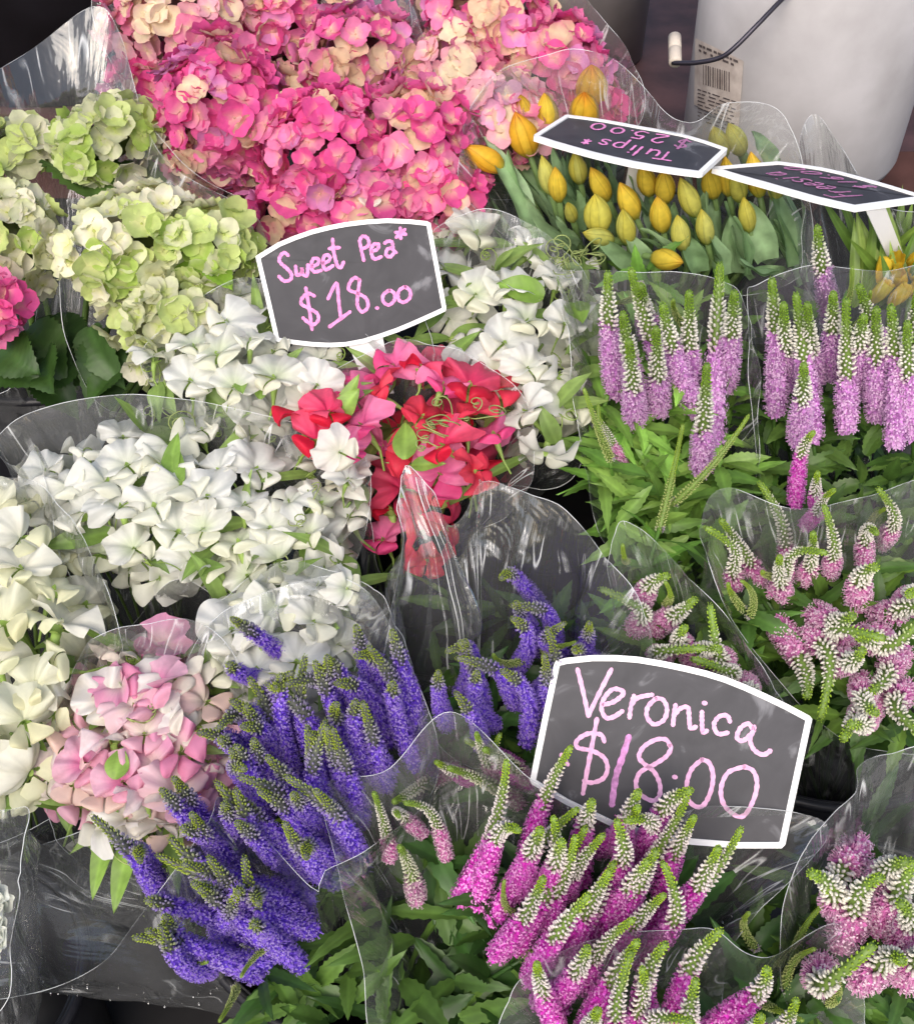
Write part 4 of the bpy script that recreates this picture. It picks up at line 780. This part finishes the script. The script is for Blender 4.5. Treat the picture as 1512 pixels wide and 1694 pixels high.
def tulips():
    key = 'tulip'; tie = BK[key]+np.array((0, 0, .02)); rng = random.Random(77)
    t = thing('tulip_bouquet', 'bunch of orange yellow tulips with broad grey green leaves under the Tulips sign', 'bouquet', tie)
    L = [(980, 172, 978, 106, 62, ORG), (967, 206, 966, 152, 60, ORG), (832, 204, 812, 138, 46, YEL), (870, 208, 861, 156, 42, YEL), (909, 214, 900, 153, 46, YEL), (876, 254, 852, 184, 58, ORG), (830, 278, 768, 240, 46, ORG),
         (912, 318, 896, 256, 36, GRY), (1004, 328, 977, 276, 38, YEL), (992, 380, 984, 320, 54, GRY), (1051, 358, 1025, 301, 42, YEL), (1101, 332, 1098, 280, 40, YEL), (1097, 380, 1087, 324, 42, YEL), (1151, 354, 1125, 293, 40, GRY),
         (1197, 257, 1179, 208, 40, GRY), (1227, 252, 1205, 203, 40, GRY), (1207, 320, 1199, 258, 40, YEL), (1257, 322, 1242, 250, 42, YEL), (948, 364, 939, 334, 26, GRY), (1012, 396, 964, 384, 34, GRY), (1082, 425, 1130, 434, 42, YEL), (1181, 324, 1170, 276, 40, YEL)]
    L += [(925, 330, 918, 275, 36, YEL), (960, 300, 950, 250, 36, GRY), (1040, 400, 1030, 345, 38, GRY), (1130, 410, 1120, 355, 38, GRY), (1075, 320, 1062, 270, 38, YEL), (1225, 330, 1215, 275, 36, GRY), (1170, 400, 1160, 345, 36, GRY), (1285, 330, 1280, 270, 34, GRY), (1240, 380, 1230, 325, 34, GRY)]
    for bx, by, tx, ty, w_, c in L:
        hb = .03; p = W(bx, by, hb); m = mpp(p); Ln = max(.045, 1.0*w_*m*1.45); tip = None
        hs_ = np.linspace(hb-.01, hb+.12, 50); ds = [np.linalg.norm(W(tx, ty, h)-p) for h in hs_]; k = int(np.argmin(ds))
        for h, d_ in list(zip(hs_, ds))[k:]:
            tip = W(tx, ty, h)
            if d_ >= Ln: break
        mb = MB(); tulip_flower(mb, p, tip, w_*m*.84, c, YEL if c != GRY else (.72, .62, .06), (.80, .20, .02) if c == ORG else (.80, .42, .04) if c == YEL else (.72, .58, .06), rng)
        o = mb.build('tulip_flower', [PETAL], t)
        ms = MB(); d = norm(tip-p); tube(ms, catmull([p+d*.002, p-d*.03, mix(p-d*.03, tie, .6), tie+np.array((rng.uniform(-.02, .02), rng.uniform(-.02, .02), 0))], 12, False), .003, 7, 0, (.22, .34, .12)); ms.build('stem', [LEAF], t)
    LV = [(800, 222, 885, 400, 48), (840, 245, 905, 375, 42), (915, 240, 950, 335, 34), (870, 322, 945, 405, 42), (912, 292, 965, 350, 26), (955, 312, 960, 380, 30), (1040, 275, 1075, 355, 34), (1000, 265, 1015, 335, 26), (1060, 375, 1120, 440, 30), (1115, 332, 1130, 405, 34), (1170, 308, 1190, 420, 54), (1240, 330, 1270, 430, 48), (1268, 298, 1310, 440, 48), (1245, 214, 1275, 280, 46), (1165, 378, 1200, 455, 40), (1225, 425, 1290, 445, 34), (920, 355, 960, 400, 40), (1030, 380, 1070, 445, 34), (1130, 382, 1160, 450, 36), (1290, 258, 1322, 430, 44), (1215, 355, 1235, 455, 44), (985, 388, 1060, 445, 34),
          (1010, 300, 1030, 400, 40), (1075, 290, 1090, 400, 36), (1140, 350, 1150, 440, 36), (1200, 330, 1215, 440, 40), (940, 250, 980, 350, 38), (860, 230, 930, 330, 40), (1150, 270, 1170, 380, 34), (880, 200, 900, 300, 30), (1000, 200, 1010, 300, 30), (1225, 240, 1235, 320, 36), (1280, 360, 1325, 470, 44)]
    LV += [(tx+rng.uniform(-25, 25), ty+rng.uniform(5, 30), bx+rng.uniform(-20, 20), by+rng.uniform(0, 25), w_*rng.uniform(.8, 1.1)) for tx, ty, bx, by, w_ in LV]
    for i, (tx, ty, bx, by, w_) in enumerate(LV):
        mb = MB(); hb = .0 if i < 22 else -.03; b = W(bx, by, hb); tp = W(tx, ty, hb+.05); col = mix((.25, .42, .19), (.38, .55, .30), rng.random()); tulip_leaf(mb, b, tp, w_*mpp(b), col, rng, rng.uniform(.03, .12)); mb.build('leaf', [LEAF], t)
    wrapper(t, [(765, 300, .05), (800, 150, .08), (900, 90, .11), (1010, 95, .12), (1130, 200, .10), (1200, 170, .12), (1300, 190, .11), (1340, 330, .05), (1335, 450, .0), (1200, 490, -.03), (980, 470, -.03), (850, 400, -.01)], tie, 41)
tulips()

# ---------------------------------------------------------------- freesias at the right edge
def freesias():
    tie = BK['frees']+np.array((0, 0, .02)); rng = random.Random(8)
    t = thing('freesia_bouquet', 'yellow freesias in a tall clear sleeve at the right edge', 'bouquet', tie)
    for i, (px, py) in enumerate([(1455, 470), (1480, 445), (1505, 490), (1470, 505), (1500, 440), (1520, 465), (1440, 500), (1490, 475), (1530, 430)]):
        mb = MB(); p = W(px, py, .03); F3 = frame(norm((rng.gauss(0, .4), -.3+rng.gauss(0, .3), 1)))
        for k in range(6):
            V, F = petal_tpl(.022, .012, .6, 5, 5); mb.add(V, F, 0, mix((.82, .55, .03), (.70, .62, .08), rng.random()), TM(F3@rotz(k*1.047)@rotx(.75), p))
        mb.build('freesia_flower', [PETAL], t); mb = MB(); tube(mb, catmull([p, mix(p, tie, .4), tie], 8, False), .0016, 5, 0, (.2, .33, .08)); mb.build('stem', [LEAF], t)
    mb = MB()
    for p, n_ in fill([(1420, 430), (1530, 420), (1530, 530), (1400, 520)], 26, .0, .01, 3, 20):
        for _ in range(2): leafmesh(mb, p, norm((rng.gauss(0, .5), rng.gauss(.2, .4), 1)), (0, -1, .2), rng.uniform(.05, .09), .009, mix((.13, .25, .04), (.32, .46, .08), rng.random()), rng, .1)
    mb.build('foliage', [LEAF], t)
    wrapper(t, [(1325, 240, .05), (1350, 190, .06), (1390, 240, .055), (1450, 330, .05), (1530, 350, .06), (1620, 330, .10), (1640, 480, .02), (1500, 560, -.03), (1350, 500, -.02), (1325, 380, .06)], tie, 42)
freesias()

# a white flower in its sleeve at the very edge
def edge_bunch():
    tie = BK['edge']+np.array((0, 0, .02)); rng = random.Random(9)
    t = thing('white_flower_bouquet', 'white bloom in a rolled clear sleeve cut off by the lower left edge', 'bouquet', tie)
    for px, py in [(-16, 1478), (-2, 1500), (-22, 1545), (-12, 1580)]:
        mb = MB(); p = W(px, py, .05); F3 = frame(norm((.3+rng.gauss(0, .3), -.4+rng.gauss(0, .3), 1)))
        for k in range(12):
            V, F = petal_tpl(.020*rng.uniform(.7, 1.15), .015, rng.uniform(.1, .6), 6, 6, ruff=.0012, ph=rng.uniform(0, 6)); mb.add(V, F, 0, (.8, .82, .76), TM(F3@rotz(k*.9+rng.uniform(-.3, .3))@rotx(rng.uniform(.0, .9)), p+F3[:, 2]*.002*(k % 3)))
        mb.build('flower', [PETALW], t); mb = MB(); tube(mb, catmull([p, mix(p, tie, .4), tie], 8, False), .0018, 5, 0, (.2, .33, .08)); mb.build('stem', [LEAF], t)
    wrapper(t, [(22, 1340, .10), (42, 1338, .10), (46, 1360, .10), (38, 1440, .08), (20, 1560, .06), (5, 1660, .03), (-80, 1700, .0), (-160, 1600, .0), (-140, 1400, .05), (-30, 1350, .09)], tie, 43, rt=.03)
edge_bunch()

# ---------------------------------------------------------------- price signs
def polyoff(P2, d):                              # inset a closed outline in its own plane
    P2 = np.asarray(P2); n = len(P2); out = []
    area = .5*sum(P2[i][0]*P2[(i+1) % n][1]-P2[(i+1) % n][0]*P2[i][1] for i in range(n)); sg = 1 if area > 0 else -1
    for i in range(n):
        a, b, c = P2[i-1], P2[i], P2[(i+1) % n]; e1 = (b-a)/np.linalg.norm(b-a); e2 = (c-b)/np.linalg.norm(c-b)
        n1 = np.array((-e1[1], e1[0]))*sg; n2 = np.array((-e2[1], e2[0]))*sg; m = n1+n2; m = m/np.linalg.norm(m); out.append(b+m*d/max(.5, np.dot(m, n1)))
    return np.array(out)
def sign(name, label, outline, conv, p0, n, border, strokes, ink, swidth, stake, lab_ink=None, closed_corner=None):
    """outline and handwriting lie on one flat board through p0 with normal n"""
    n = norm(n); x = norm(np.cross((0, 0, 1), n)); y = np.cross(n, x); p0 = np.asarray(p0)
    def to2(u, v): q = onplane(*conv(u, v), p0, n)-p0; return np.array((q@x, q@y))
    def to3(P2, z): return np.array([p0+x*a+y*b+n*z for a, b in P2])
    O = np.array([to2(*q) for q in outline])
    if .5*sum(O[i][0]*O[(i+1) % len(O)][1]-O[(i+1) % len(O)][0]*O[i][1] for i in range(len(O))) < 0: O = O[::-1]
    base = to3([O.mean(0)], 0)[0]
    t = thing('price_sign', label, 'sign', base, 'chalkboard price signs')
    I = polyoff(O, border); k = len(O)
    mb = MB(); V = np.concatenate([to3(I, .0004), to3(I, -.0022)])
    mb.add(V, [tuple(range(k)), tuple(range(k, 2*k))[::-1]]); mb.build('board', [BOARD], t, smooth=False)
    mb = MB(); V = np.concatenate([to3(O, .0016), to3(I, .0016), to3(I, -.003), to3(O, -.003)]); F = []
    for i in range(k):
        j = (i+1) % k
        for a in range(4):
            b = (a+1) % 4; F.append((a*k+i, a*k+j, b*k+j, b*k+i))
    mb.add(V, F); mb.build('frame', [SIGNW], t, smooth=False)
    groups = {}
    for s in strokes:
        im = s[1] if isinstance(s, tuple) and not np.isscalar(s[1]) and isinstance(s[1], bpy.types.Material) else ink
        pts = s[0] if isinstance(s, tuple) else s; wmul = s[2] if isinstance(s, tuple) and len(s) > 2 else 1.0
        groups.setdefault(im.name, (im, []))[1].append((pts, wmul))
    rng = random.Random(len(strokes))
    for nm, (im, ss) in groups.items():
        mb = MB(); lay = 0
        for pts, wm in ss:
            P = np.array([to2(*q) for q in pts])
            if len(P) == 1: P = np.array([P[0]+(-swidth*.2, 0), P[0]+(swidth*.2, 0)])
            C = catmull(P, max(6, 6*len(P)), False) if len(P) > 2 else np.array([mix(P[0], P[1], q) for q in np.linspace(0, 1, 8)])
            tg = np.gradient(C, axis=0); tg = tg/np.linalg.norm(tg, axis=1)[:, None]; nn = np.stack([-tg[:, 1], tg[:, 0]], 1)
            hw = swidth/2*wm*np.array([1+.12*math.sin(i*1.7+lay)+rng.uniform(-.08, .08) for i in range(len(C))])
            z = .0008+.00006*lay; lay = (lay+1) % 8
            C = np.concatenate([[C[0]-tg[0]*hw[0]*.8], C, [C[-1]+tg[-1]*hw[-1]*.8]]); nn = np.concatenate([nn[:1], nn, nn[-1:]]); hw = np.concatenate([[hw[0]*.4], hw, [hw[-1]*.4]])
            A = to3(C+nn*hw[:, None], z); B = to3(C-nn*hw[:, None], z); m = len(C)
            mb.add(np.concatenate([A, B]), [(i, m+i, m+i+1, i+1) for i in range(m-1)])
        mb.build('lettering', [im], t, smooth=False)
    if stake is not None:
        mb = MB(); (a, b, c, d) = [np.asarray(q, float) for q in stake]; nn = norm(np.cross(b-a, d-a)); 
        V = [q+nn*s for s in (.0012, -.0012) for q in (a, b, c, d)]; mb.add(V, [(0, 1, 2, 3), (7, 6, 5, 4), (0, 4, 5, 1), (1, 5, 6, 2), (2, 6, 7, 3), (3, 7, 4, 0)]); mb.build('stake', [SIGNW], t, smooth=False)
    return t
def ell(cx, cy, rx, ry, n=14, rot=0): return [(cx+rx*math.cos(a)*math.cos(rot)-ry*math.sin(a)*math.sin(rot), cy+rx*math.cos(a)*math.sin(rot)+ry*math.sin(a)*math.cos(rot)) for a in np.linspace(0, 2*math.pi, n)]

# the large Veronica sign
cv = lambda u, v: (870+u*500/1512, 1070+v*500/1512)
p0 = W(1110, 1250, .055); nv_ = norm(norm(CAM-p0)*.8+np.array((0, -.35, .25)))
out = [(140, 88), (152, 68), (200, 56), (330, 42), (450, 42), (560, 50), (680, 70), (800, 95), (900, 119), (1000, 150), (1100, 190), (1200, 235), (1310, 288), (1418, 346), (1430, 362), (1425, 385), (1360, 690), (1296, 990), (1278, 1008), (1060, 1008), (830, 990), (640, 960), (420, 895), (200, 790), (30, 688), (20, 668), (26, 640), (80, 370)]
ST = [[(258, 112), (285, 220), (312, 345)], [(312, 345), (360, 245), (428, 112)],
      [(388, 290), (440, 275), (488, 235), (470, 215), (430, 215), (390, 260), (378, 310), (400, 355), (440, 350), (482, 322)],
      [(540, 245), (525, 300), (518, 355)], [(528, 290), (560, 255), (632, 240)], [(650, 258), (610, 300), (605, 350), (640, 388), (690, 365), (705, 310), (685, 265), (650, 258)],
      [(748, 290), (740, 340), (735, 392)], [(740, 345), (770, 310), (808, 302), (815, 340), (822, 405), (850, 400)], [(880, 325), (880, 380), (885, 428), (905, 420)], [(893, 282)],
      [(1020, 375), (1005, 345), (965, 350), (940, 390), (960, 435), (1010, 430)], [(1140, 420), (1110, 385), (1070, 410), (1055, 455), (1085, 470), (1130, 430), (1142, 398)], [(1135, 425), (1120, 465), (1140, 515), (1185, 540), (1222, 520)],
      [(392, 475), (375, 440), (310, 435), (255, 470), (260, 505), (330, 520), (390, 555), (408, 610), (385, 660), (330, 680), (290, 670)], [(355, 360), (335, 470), (310, 600), (285, 735)], [(178, 540), (210, 590)],
      ([(515, 450), (480, 560), (450, 650), (430, 790)], INK_SMUDGE, 1.35),
      [(720, 495), (700, 465), (650, 465), (590, 500), (565, 550), (590, 585), (640, 625), (670, 690), (665, 750), (630, 770), (575, 740), (550, 690), (570, 630), (640, 590), (700, 550), (725, 510), (720, 495)],
      [(745, 652)], [(880, 565), (830, 610), (805, 680), (810, 760), (850, 800), (890, 790), (925, 720), (935, 640), (915, 580), (880, 565)],
      [(1090, 600), (1010, 630), (975, 710), (990, 790), (1050, 845), (1095, 840), (1140, 760), (1155, 680), (1135, 620), (1090, 600)]]
pb = [onplane(*cv(u, v), p0-nv_*.004, nv_) for u, v in [(560, 900), (680, 920)]]
dn = np.array((-.01, .03, -.22))
sign('s', 'large chalkboard price sign reading Veronica $18.00', out, cv, p0, nv_, .0043, ST, INK_PALE, 7.4*mpp(p0), [pb[0], pb[1], pb[1]+dn+np.array((-.012, 0, 0)), pb[0]+dn+np.array((.012, 0, 0))])
# the Sweet Pea sign
cv2 = lambda u, v: (415+u*340/1512, 350+v*340/1512)
p0 = W(580, 470, .075); nv_ = norm(norm(CAM-p0)*.8+np.array((0, -.4, .2)))
out = [(36, 330), (48, 318), (200, 225), (320, 175), (450, 130), (580, 98), (700, 75), (850, 57), (1000, 48), (1160, 54), (1295, 68), (1322, 82), (1380, 390), (1438, 705), (1432, 730), (1320, 782), (1200, 835), (1080, 885), (950, 930), (830, 966), (700, 990), (580, 996), (450, 990), (320, 975), (200, 958), (180, 945), (110, 640)]
ST = [[(275, 320), (245, 300), (215, 330), (215, 370), (270, 420), (300, 460), (290, 500), (245, 508), (208, 475)], [(330, 400), (340, 465), (375, 445), (375, 410), (385, 460), (415, 465), (420, 390)],
      [(445, 402), (490, 385), (500, 350), (460, 345), (445, 400), (465, 440), (520, 430)], [(530, 378), (575, 360), (580, 325), (545, 320), (530, 370), (550, 425), (605, 395)], [(602, 200), (610, 290), (635, 390), (660, 410), (683, 370)], [(575, 270), (655, 262)],
      [(800, 210), (815, 290), (832, 358)], [(800, 215), (820, 180), (855, 190), (870, 230), (850, 260), (815, 270)], [(890, 290), (930, 275), (940, 240), (905, 240), (885, 280), (905, 345), (960, 330)], [(985, 230), (1010, 215), (1040, 225), (1048, 280), (1070, 300)], [(1045, 265), (1005, 275), (995, 315), (1025, 330), (1055, 300)],
      [(1100, 118), (1103, 195)], [(1062, 150), (1140, 165)], [(1068, 188), (1135, 128)],
      [(470, 620), (420, 600), (375, 640), (375, 680), (430, 710), (490, 750), (495, 800), (450, 830), (385, 780)], [(405, 560), (430, 710), (452, 868)], [(568, 640), (630, 525), (645, 640), (660, 765)], [(580, 845), (730, 735)],
      [(800, 500), (760, 485), (725, 530), (725, 575), (790, 600), (850, 640), (860, 700), (820, 735), (785, 690), (785, 620), (795, 550), (800, 500)], [(928, 707)],
      [(1020, 575), (975, 610), (975, 660), (1015, 685), (1055, 650), (1055, 600), (1020, 575)], [(1135, 550), (1090, 580), (1085, 640), (1125, 665), (1170, 630), (1170, 580), (1135, 550)]]
q = [onplane(x, y, p0-nv_*.004, nv_) for x, y in [(572, 560), (632, 552), (652, 650), (612, 655)]]
sign('s', 'mid sized chalkboard price sign reading Sweet Pea $18.00', out, cv2, p0, nv_, .0038, ST, INK_PINK, 5.8*mpp(p0), q)
# the Tulips sign, lying face up and turned away
cv3 = lambda u, v: (870+u*350/1512, 180+v*350/1512)
p0 = W(1045, 240, .095); nv_ = norm((.03, .10, 1))
out = [(55, 205), (60, 192), (280, 52), (300, 50), (430, 66), (560, 85), (700, 110), (830, 135), (980, 160), (1130, 190), (1290, 238), (1436, 290), (1436, 302), (1262, 464), (1240, 468), (1090, 449), (930, 425), (760, 395), (600, 360), (460, 326), (330, 290), (190, 250)]
GL = {'T': [[(0, 1), (1, 1)], [(.5, 1), (.5, 0)]], 'u': [[(0, 1), (.02, .35), (.35, 0), (.8, .15), (.95, .5), (.95, 1)], [(.95, .6), (1, 0)]], 'l': [[(.3, 1.7), (.3, 0)]], 'i': [[(.3, 1), (.3, 0)], [(.3, 1.45)]],
      'p': [[(0, 1), (0, -.6)], [(0, .75), (.4, 1.02), (.9, .8), (.9, .3), (.45, 0), (0, .25)]], 's': [[(.9, .85), (.5, 1), (.12, .8), (.35, .52), (.8, .38), (.85, .1), (.4, 0), (.02, .12)]],
      'F': [[(0, 1), (0, 0)], [(0, 1), (.9, 1)], [(0, .55), (.7, .55)]], 'r': [[(0, 1), (0, 0)], [(0, .6), (.4, .98), (.85, .9)]], 'e': [[(.05, .5), (.85, .55), (.75, .95), (.35, 1), (.02, .5), (.3, 0), (.9, .15)]],
      'a': [[(.85, .85), (.4, 1), (.02, .5), (.35, 0), (.85, .35), (.85, 1)], [(.85, .6), (1, 0)]], '$': [[(.9, .8), (.5, .95), (.1, .75), (.4, .52), (.85, .35), (.6, .05), (.05, .15)], [(.5, 1.15), (.5, -.15)]],
      '2': [[(.05, .75), (.35, 1), (.85, .85), (.75, .5), (.0, .0), (.95, .02)]], '5': [[(.85, 1), (.2, 1)], [(.2, 1), (.12, .58), (.6, .62), (.88, .32), (.5, 0), (.0, .08)]], '1': [[(.5, 1), (.5, 0)]], '6': [[(.75, 1), (.2, .6), (.05, .2), (.5, 0), (.85, .25), (.5, .5), (.1, .3)]],
      '0': [[(.5, 1), (.1, .75), (.08, .25), (.5, 0), (.92, .25), (.9, .75), (.5, 1)]], '.': [[(.3, .04)]], '*': [[(.1, .2), (.9, .8)], [(.1, .8), (.9, .2)], [(.5, 0), (.5, 1)]]}
def write(ch, O, Rv, Uv):
    O = np.array(O, float); Rv = np.array(Rv, float); Uv = np.array(Uv, float); return [[tuple(O+Rv*a+Uv*b) for a, b in st] for st in GL[ch]]
ST = []
for ch, O, Rv, Uv in [('T', (1082, 322), (-128, -18), (-48, 52)), ('u', (968, 306), (-72, -15), (-38, 34)), ('l', (850, 280), (-60, -12), (-40, 36)), ('i', (800, 270), (-50, -10), (-38, 34)), ('p', (722, 250), (-72, -15), (-38, 34)), ('s', (612, 230), (-62, -13), (-38, 34)), ('*', (475, 228), (-52, -11), (-36, 34)),
                      ('2', (1020, 200), (-88, -16), (-52, 54)), ('5', (878, 176), (-88, -16), (-50, 48)), ('.', (768, 158), (-20, -4), (-40, 40)), ('0', (716, 148), (-84, -15), (-40, 38)), ('0', (582, 118), (-90, -16), (-44, 42))]: ST += write(ch, O, Rv, Uv)
ST += [(q, INK_DIM) for q in write('$', (1190, 232), (-92, -16), (-54, 56))]
b = onplane(*cv3(760, 240), p0-nv_*.004, nv_); b2 = b+np.array((.02, 0, 0)); dn = np.array((.0, .05, -.2))
sign('s', 'chalkboard sign reading Tulips $25.00 upside down over the tulips', out, cv3, p0, nv_, .0045, ST, INK_PINK, 4.4*mpp(p0), [b, b2, b2+dn, b+dn])
# the Freesia sign
cv4 = lambda u, v: (1162+u*350/1512, 250+v*350/1512)
p0 = W(1370, 310, .10); nv_ = norm((.03, .08, 1))
out = [(68, 132), (74, 120), (300, 100), (535, 82), (560, 84), (700, 102), (850, 125), (980, 153), (1100, 185), (1330, 250), (1590, 330), (1592, 342), (1120, 408), (1095, 412), (950, 380), (800, 345), (620, 294), (450, 245), (250, 190)]
ST = []
for k, ch in enumerate('Freesia'):
    ST += write(ch, (1140-87*k, 318-24.5*k), (-64, -18), (-215, 14) if k == 0 else (-108, 8))
for k, ch in enumerate('$16.00'):
    ST += write(ch, ((1262, 268), (1140, 236), (1030, 208), (930, 180), (880, 168), (760, 138))[k], (-80, -20), (-130, 0))
q = [onplane(x, y, p0-nv_*.004, nv_) for x, y in [(1432, 348), (1464, 342)]]; e = [W(1505, 450, -.0), W(1482, 455, -.0)]
sign('s', 'chalkboard sign reading Freesia $16.00 upside down beside white bucket', out, cv4, p0, nv_, .0045, ST, INK_DIM, 3.6*mpp(p0), [q[0], q[1], e[0], e[1]])

# ---------------------------------------------------------------- white bucket with wire handle, grey bucket, dark bin
def on_z(px, py, z):
    d = ray(px, py); return CAM+d*(z-CAM[2])/d[2]
def ray_cyl(px, py, c, r):
    d = ray(px, py); o = CAM-np.array((c[0], c[1], 0)); a = d[0]**2+d[1]**2; b_ = 2*(o[0]*d[0]+o[1]*d[1]); cc = o[0]**2+o[1]**2-r*r; D = b_*b_-4*a*cc
    t = (-b_-math.sqrt(max(0, D)))/(2*a); return CAM+t*d
def white_bucket():
    L_ = on_z(1142, 330, BSZ); R_ = on_z(1530, 330, BSZ); r = (R_[0]-L_[0])/2*.99; cx = (L_[0]+R_[0])/2; cyy = on_z(1336, 340, BSZ)[1]+r
    H = .46; t = thing('bucket', 'white plastic bucket with wire handle and worn barcode label', 'bucket', (cx, cyy, BSZ+.003))
    mb = MB(); lathe(mb, [(.001, 0), (r*.93, 0), (r*.96, .012), (r*1.02, H), (r*1.02-.004, H), (r*.92, .02), (.001, .02)], 96, c=(cx, cyy, BSZ+.003)); mb.build('body', [WHITEP], t)
    mb = MB(); q = np.linspace(0, 2*math.pi, 96, endpoint=False); tube(mb, np.stack([cx+r*1.03*np.cos(q), cyy+r*1.03*np.sin(q), 0*q+BSZ+H], 1), .006, 8, closed=True); mb.build('rim', [WHITEP], t)
    # label wrapped on the bucket wall
    def wall(px, py, off=.0006): 
        p = ray_cyl(px, py, (cx, cyy), r*.985+off); return p
    LAB = plain_mat('dirty paper label', (.50, .44, .40), .7, .2, .35, 40, .1, col2=(.36, .30, .27)); INKD = plain_mat('label print', (.10, .08, .08), .7, .2, .2, 60, 0)
    def patch(quad, off, nu=10, nv=4):
        V = []
        for j in range(nv):
            for i in range(nu):
                u, v = i/(nu-1), j/(nv-1); a = mix(quad[0], quad[1], u); b = mix(quad[3], quad[2], u); c = mix(a, b, v); V.append(wall(c[0], c[1], off))
        return V, gridF(nu, nv)
    mb = MB(); V, F = patch([(1150, 62), (1230, 100), (1222, 212), (1148, 172)], .0008); mb.add(V, F); lab = mb.build('label', [LAB], t)
    mb = MB(); x = 0
    for i in range(12):
        w0 = .3+.5*((i*7) % 5)/5; u0 = i/12; u1 = u0+w0/12*.8
        a = lambda u, v: (1163+46*u, 106+v*33+u*13)
        V, F = patch([a(u0, 0), a(u1, 0), a(u1, 1), a(u0, 1)], .0016, 2, 4); mb.add(V, F)
    rg = random.Random(4)
    for k in range(9):
        u = 0
        while u < .9:
            l_ = rg.uniform(.05, .2); a = lambda uu, vv: (1154+66*uu, 146+k*6.2+uu*22+vv)
            V, F = patch([a(u, 0), a(min(1, u+l_), 0), a(min(1, u+l_), 2.0), a(u, 2.0)], .0016, 4, 2); mb.add(V, F); u += l_+rg.uniform(.02, .1)
    for k in range(2):
        u = 0
        while u < .9:
            l_ = rg.uniform(.05, .15); a = lambda uu, vv: (1156+66*uu, 72+k*8+uu*28+vv)
            V, F = patch([a(u, 0), a(min(1, u+l_), 0), a(min(1, u+l_), 4.0), a(u, 4.0)], .0016, 4, 2); mb.add(V, F); u += l_+rg.uniform(.02, .1)
    mb.build('print', [INKD], lab)
    # handle: grip roller and wire hanging in front of the wall
    d0 = np.dot(wall(1336, 100)-CAM, FW)-.0
    def at(px, py, dd=0): dd_ = d0+dd; d = ray(px, py); return CAM+d*dd_
    mb = MB(); tube(mb, catmull([at(1112, 103), at(1150, 103, -.015), at(1190, 95, -.03), at(1215, 78, -.04), at(1255, 38, -.05), at(1300, -8, -.05), at(1360, -60, -.04)], 40, False), .0028, 8); hd = mb.build('handle', [plain_mat('dark wire', (.05, .045, .06), .35, .5, .2, 40, .05, metal=.6)], t)
    a, b = at(1117, 104, .0), at(1116, 60, .02); mb = MB(); dv = norm(b-a); mb2 = [a, mix(a, b, .5), b]
    P = np.array([mix(a, b, q) for q in (0, .0, .03, .5, .52, .54, 1, 1)]); rr = np.array([.002, .0068, .0078, .0078, .0068, .0078, .0078, .003])
    tube(mb, P+np.outer(np.array([-.0008, -.0004, 0, 0, 0, 0, 0, .0004]), dv), rr, 16); mb.build('grip', [plain_mat('ivory plastic', (.60, .53, .45), .4, .4, .1, 30, .03)], hd)
white_bucket()
def side_bucket():
    p = on_z(965, 150, BSZ); r = .10; y = 1.12; x = (975-756)/756*TH*np.dot(np.array((0, y, .6))-CAM, FW)
    t = thing('bucket', 'grey plastic bucket behind the right pink hydrangeas', 'bucket', (x, y, BSZ+.003))
    mb = MB(); lathe(mb, [(.001, 0), (r*.9, 0), (r, .4), (r-.004, .4), (r*.88, .01), (.001, .01)], 72, c=(x, y, BSZ+.003)); mb.build('body', [GREYP], t)
    mb = MB(); q = np.linspace(0, 2*math.pi, 72, endpoint=False); tube(mb, np.stack([x+r*np.cos(q), y+r*np.sin(q), 0*q+BSZ+.4], 1), .005, 8, closed=True); mb.build('rim', [GREYP], t)
side_bucket()
def dark_bin():
    x, y, r = -.62, 1.25, .34; t = thing('storage_bin', 'large black bin behind the pale green hydrangeas', 'bin', (x, y, BSZ+.003))
    mb = MB(); lathe(mb, [(.001, 0), (r*.95, 0), (r, .7), (r-.01, .7), (r*.92, .02), (.001, .02)], 72, c=(x, y, BSZ+.003)); mb.build('body', [BLACKP], t)
    mb = MB(); q = np.linspace(0, 2*math.pi, 72, endpoint=False); tube(mb, np.stack([x+r*np.cos(q), y+r*np.sin(q), 0*q+BSZ+.7], 1), .01, 8, closed=True); mb.build('rim', [BLACKP], t)
dark_bin()
print('built', len(bpy.data.objects))
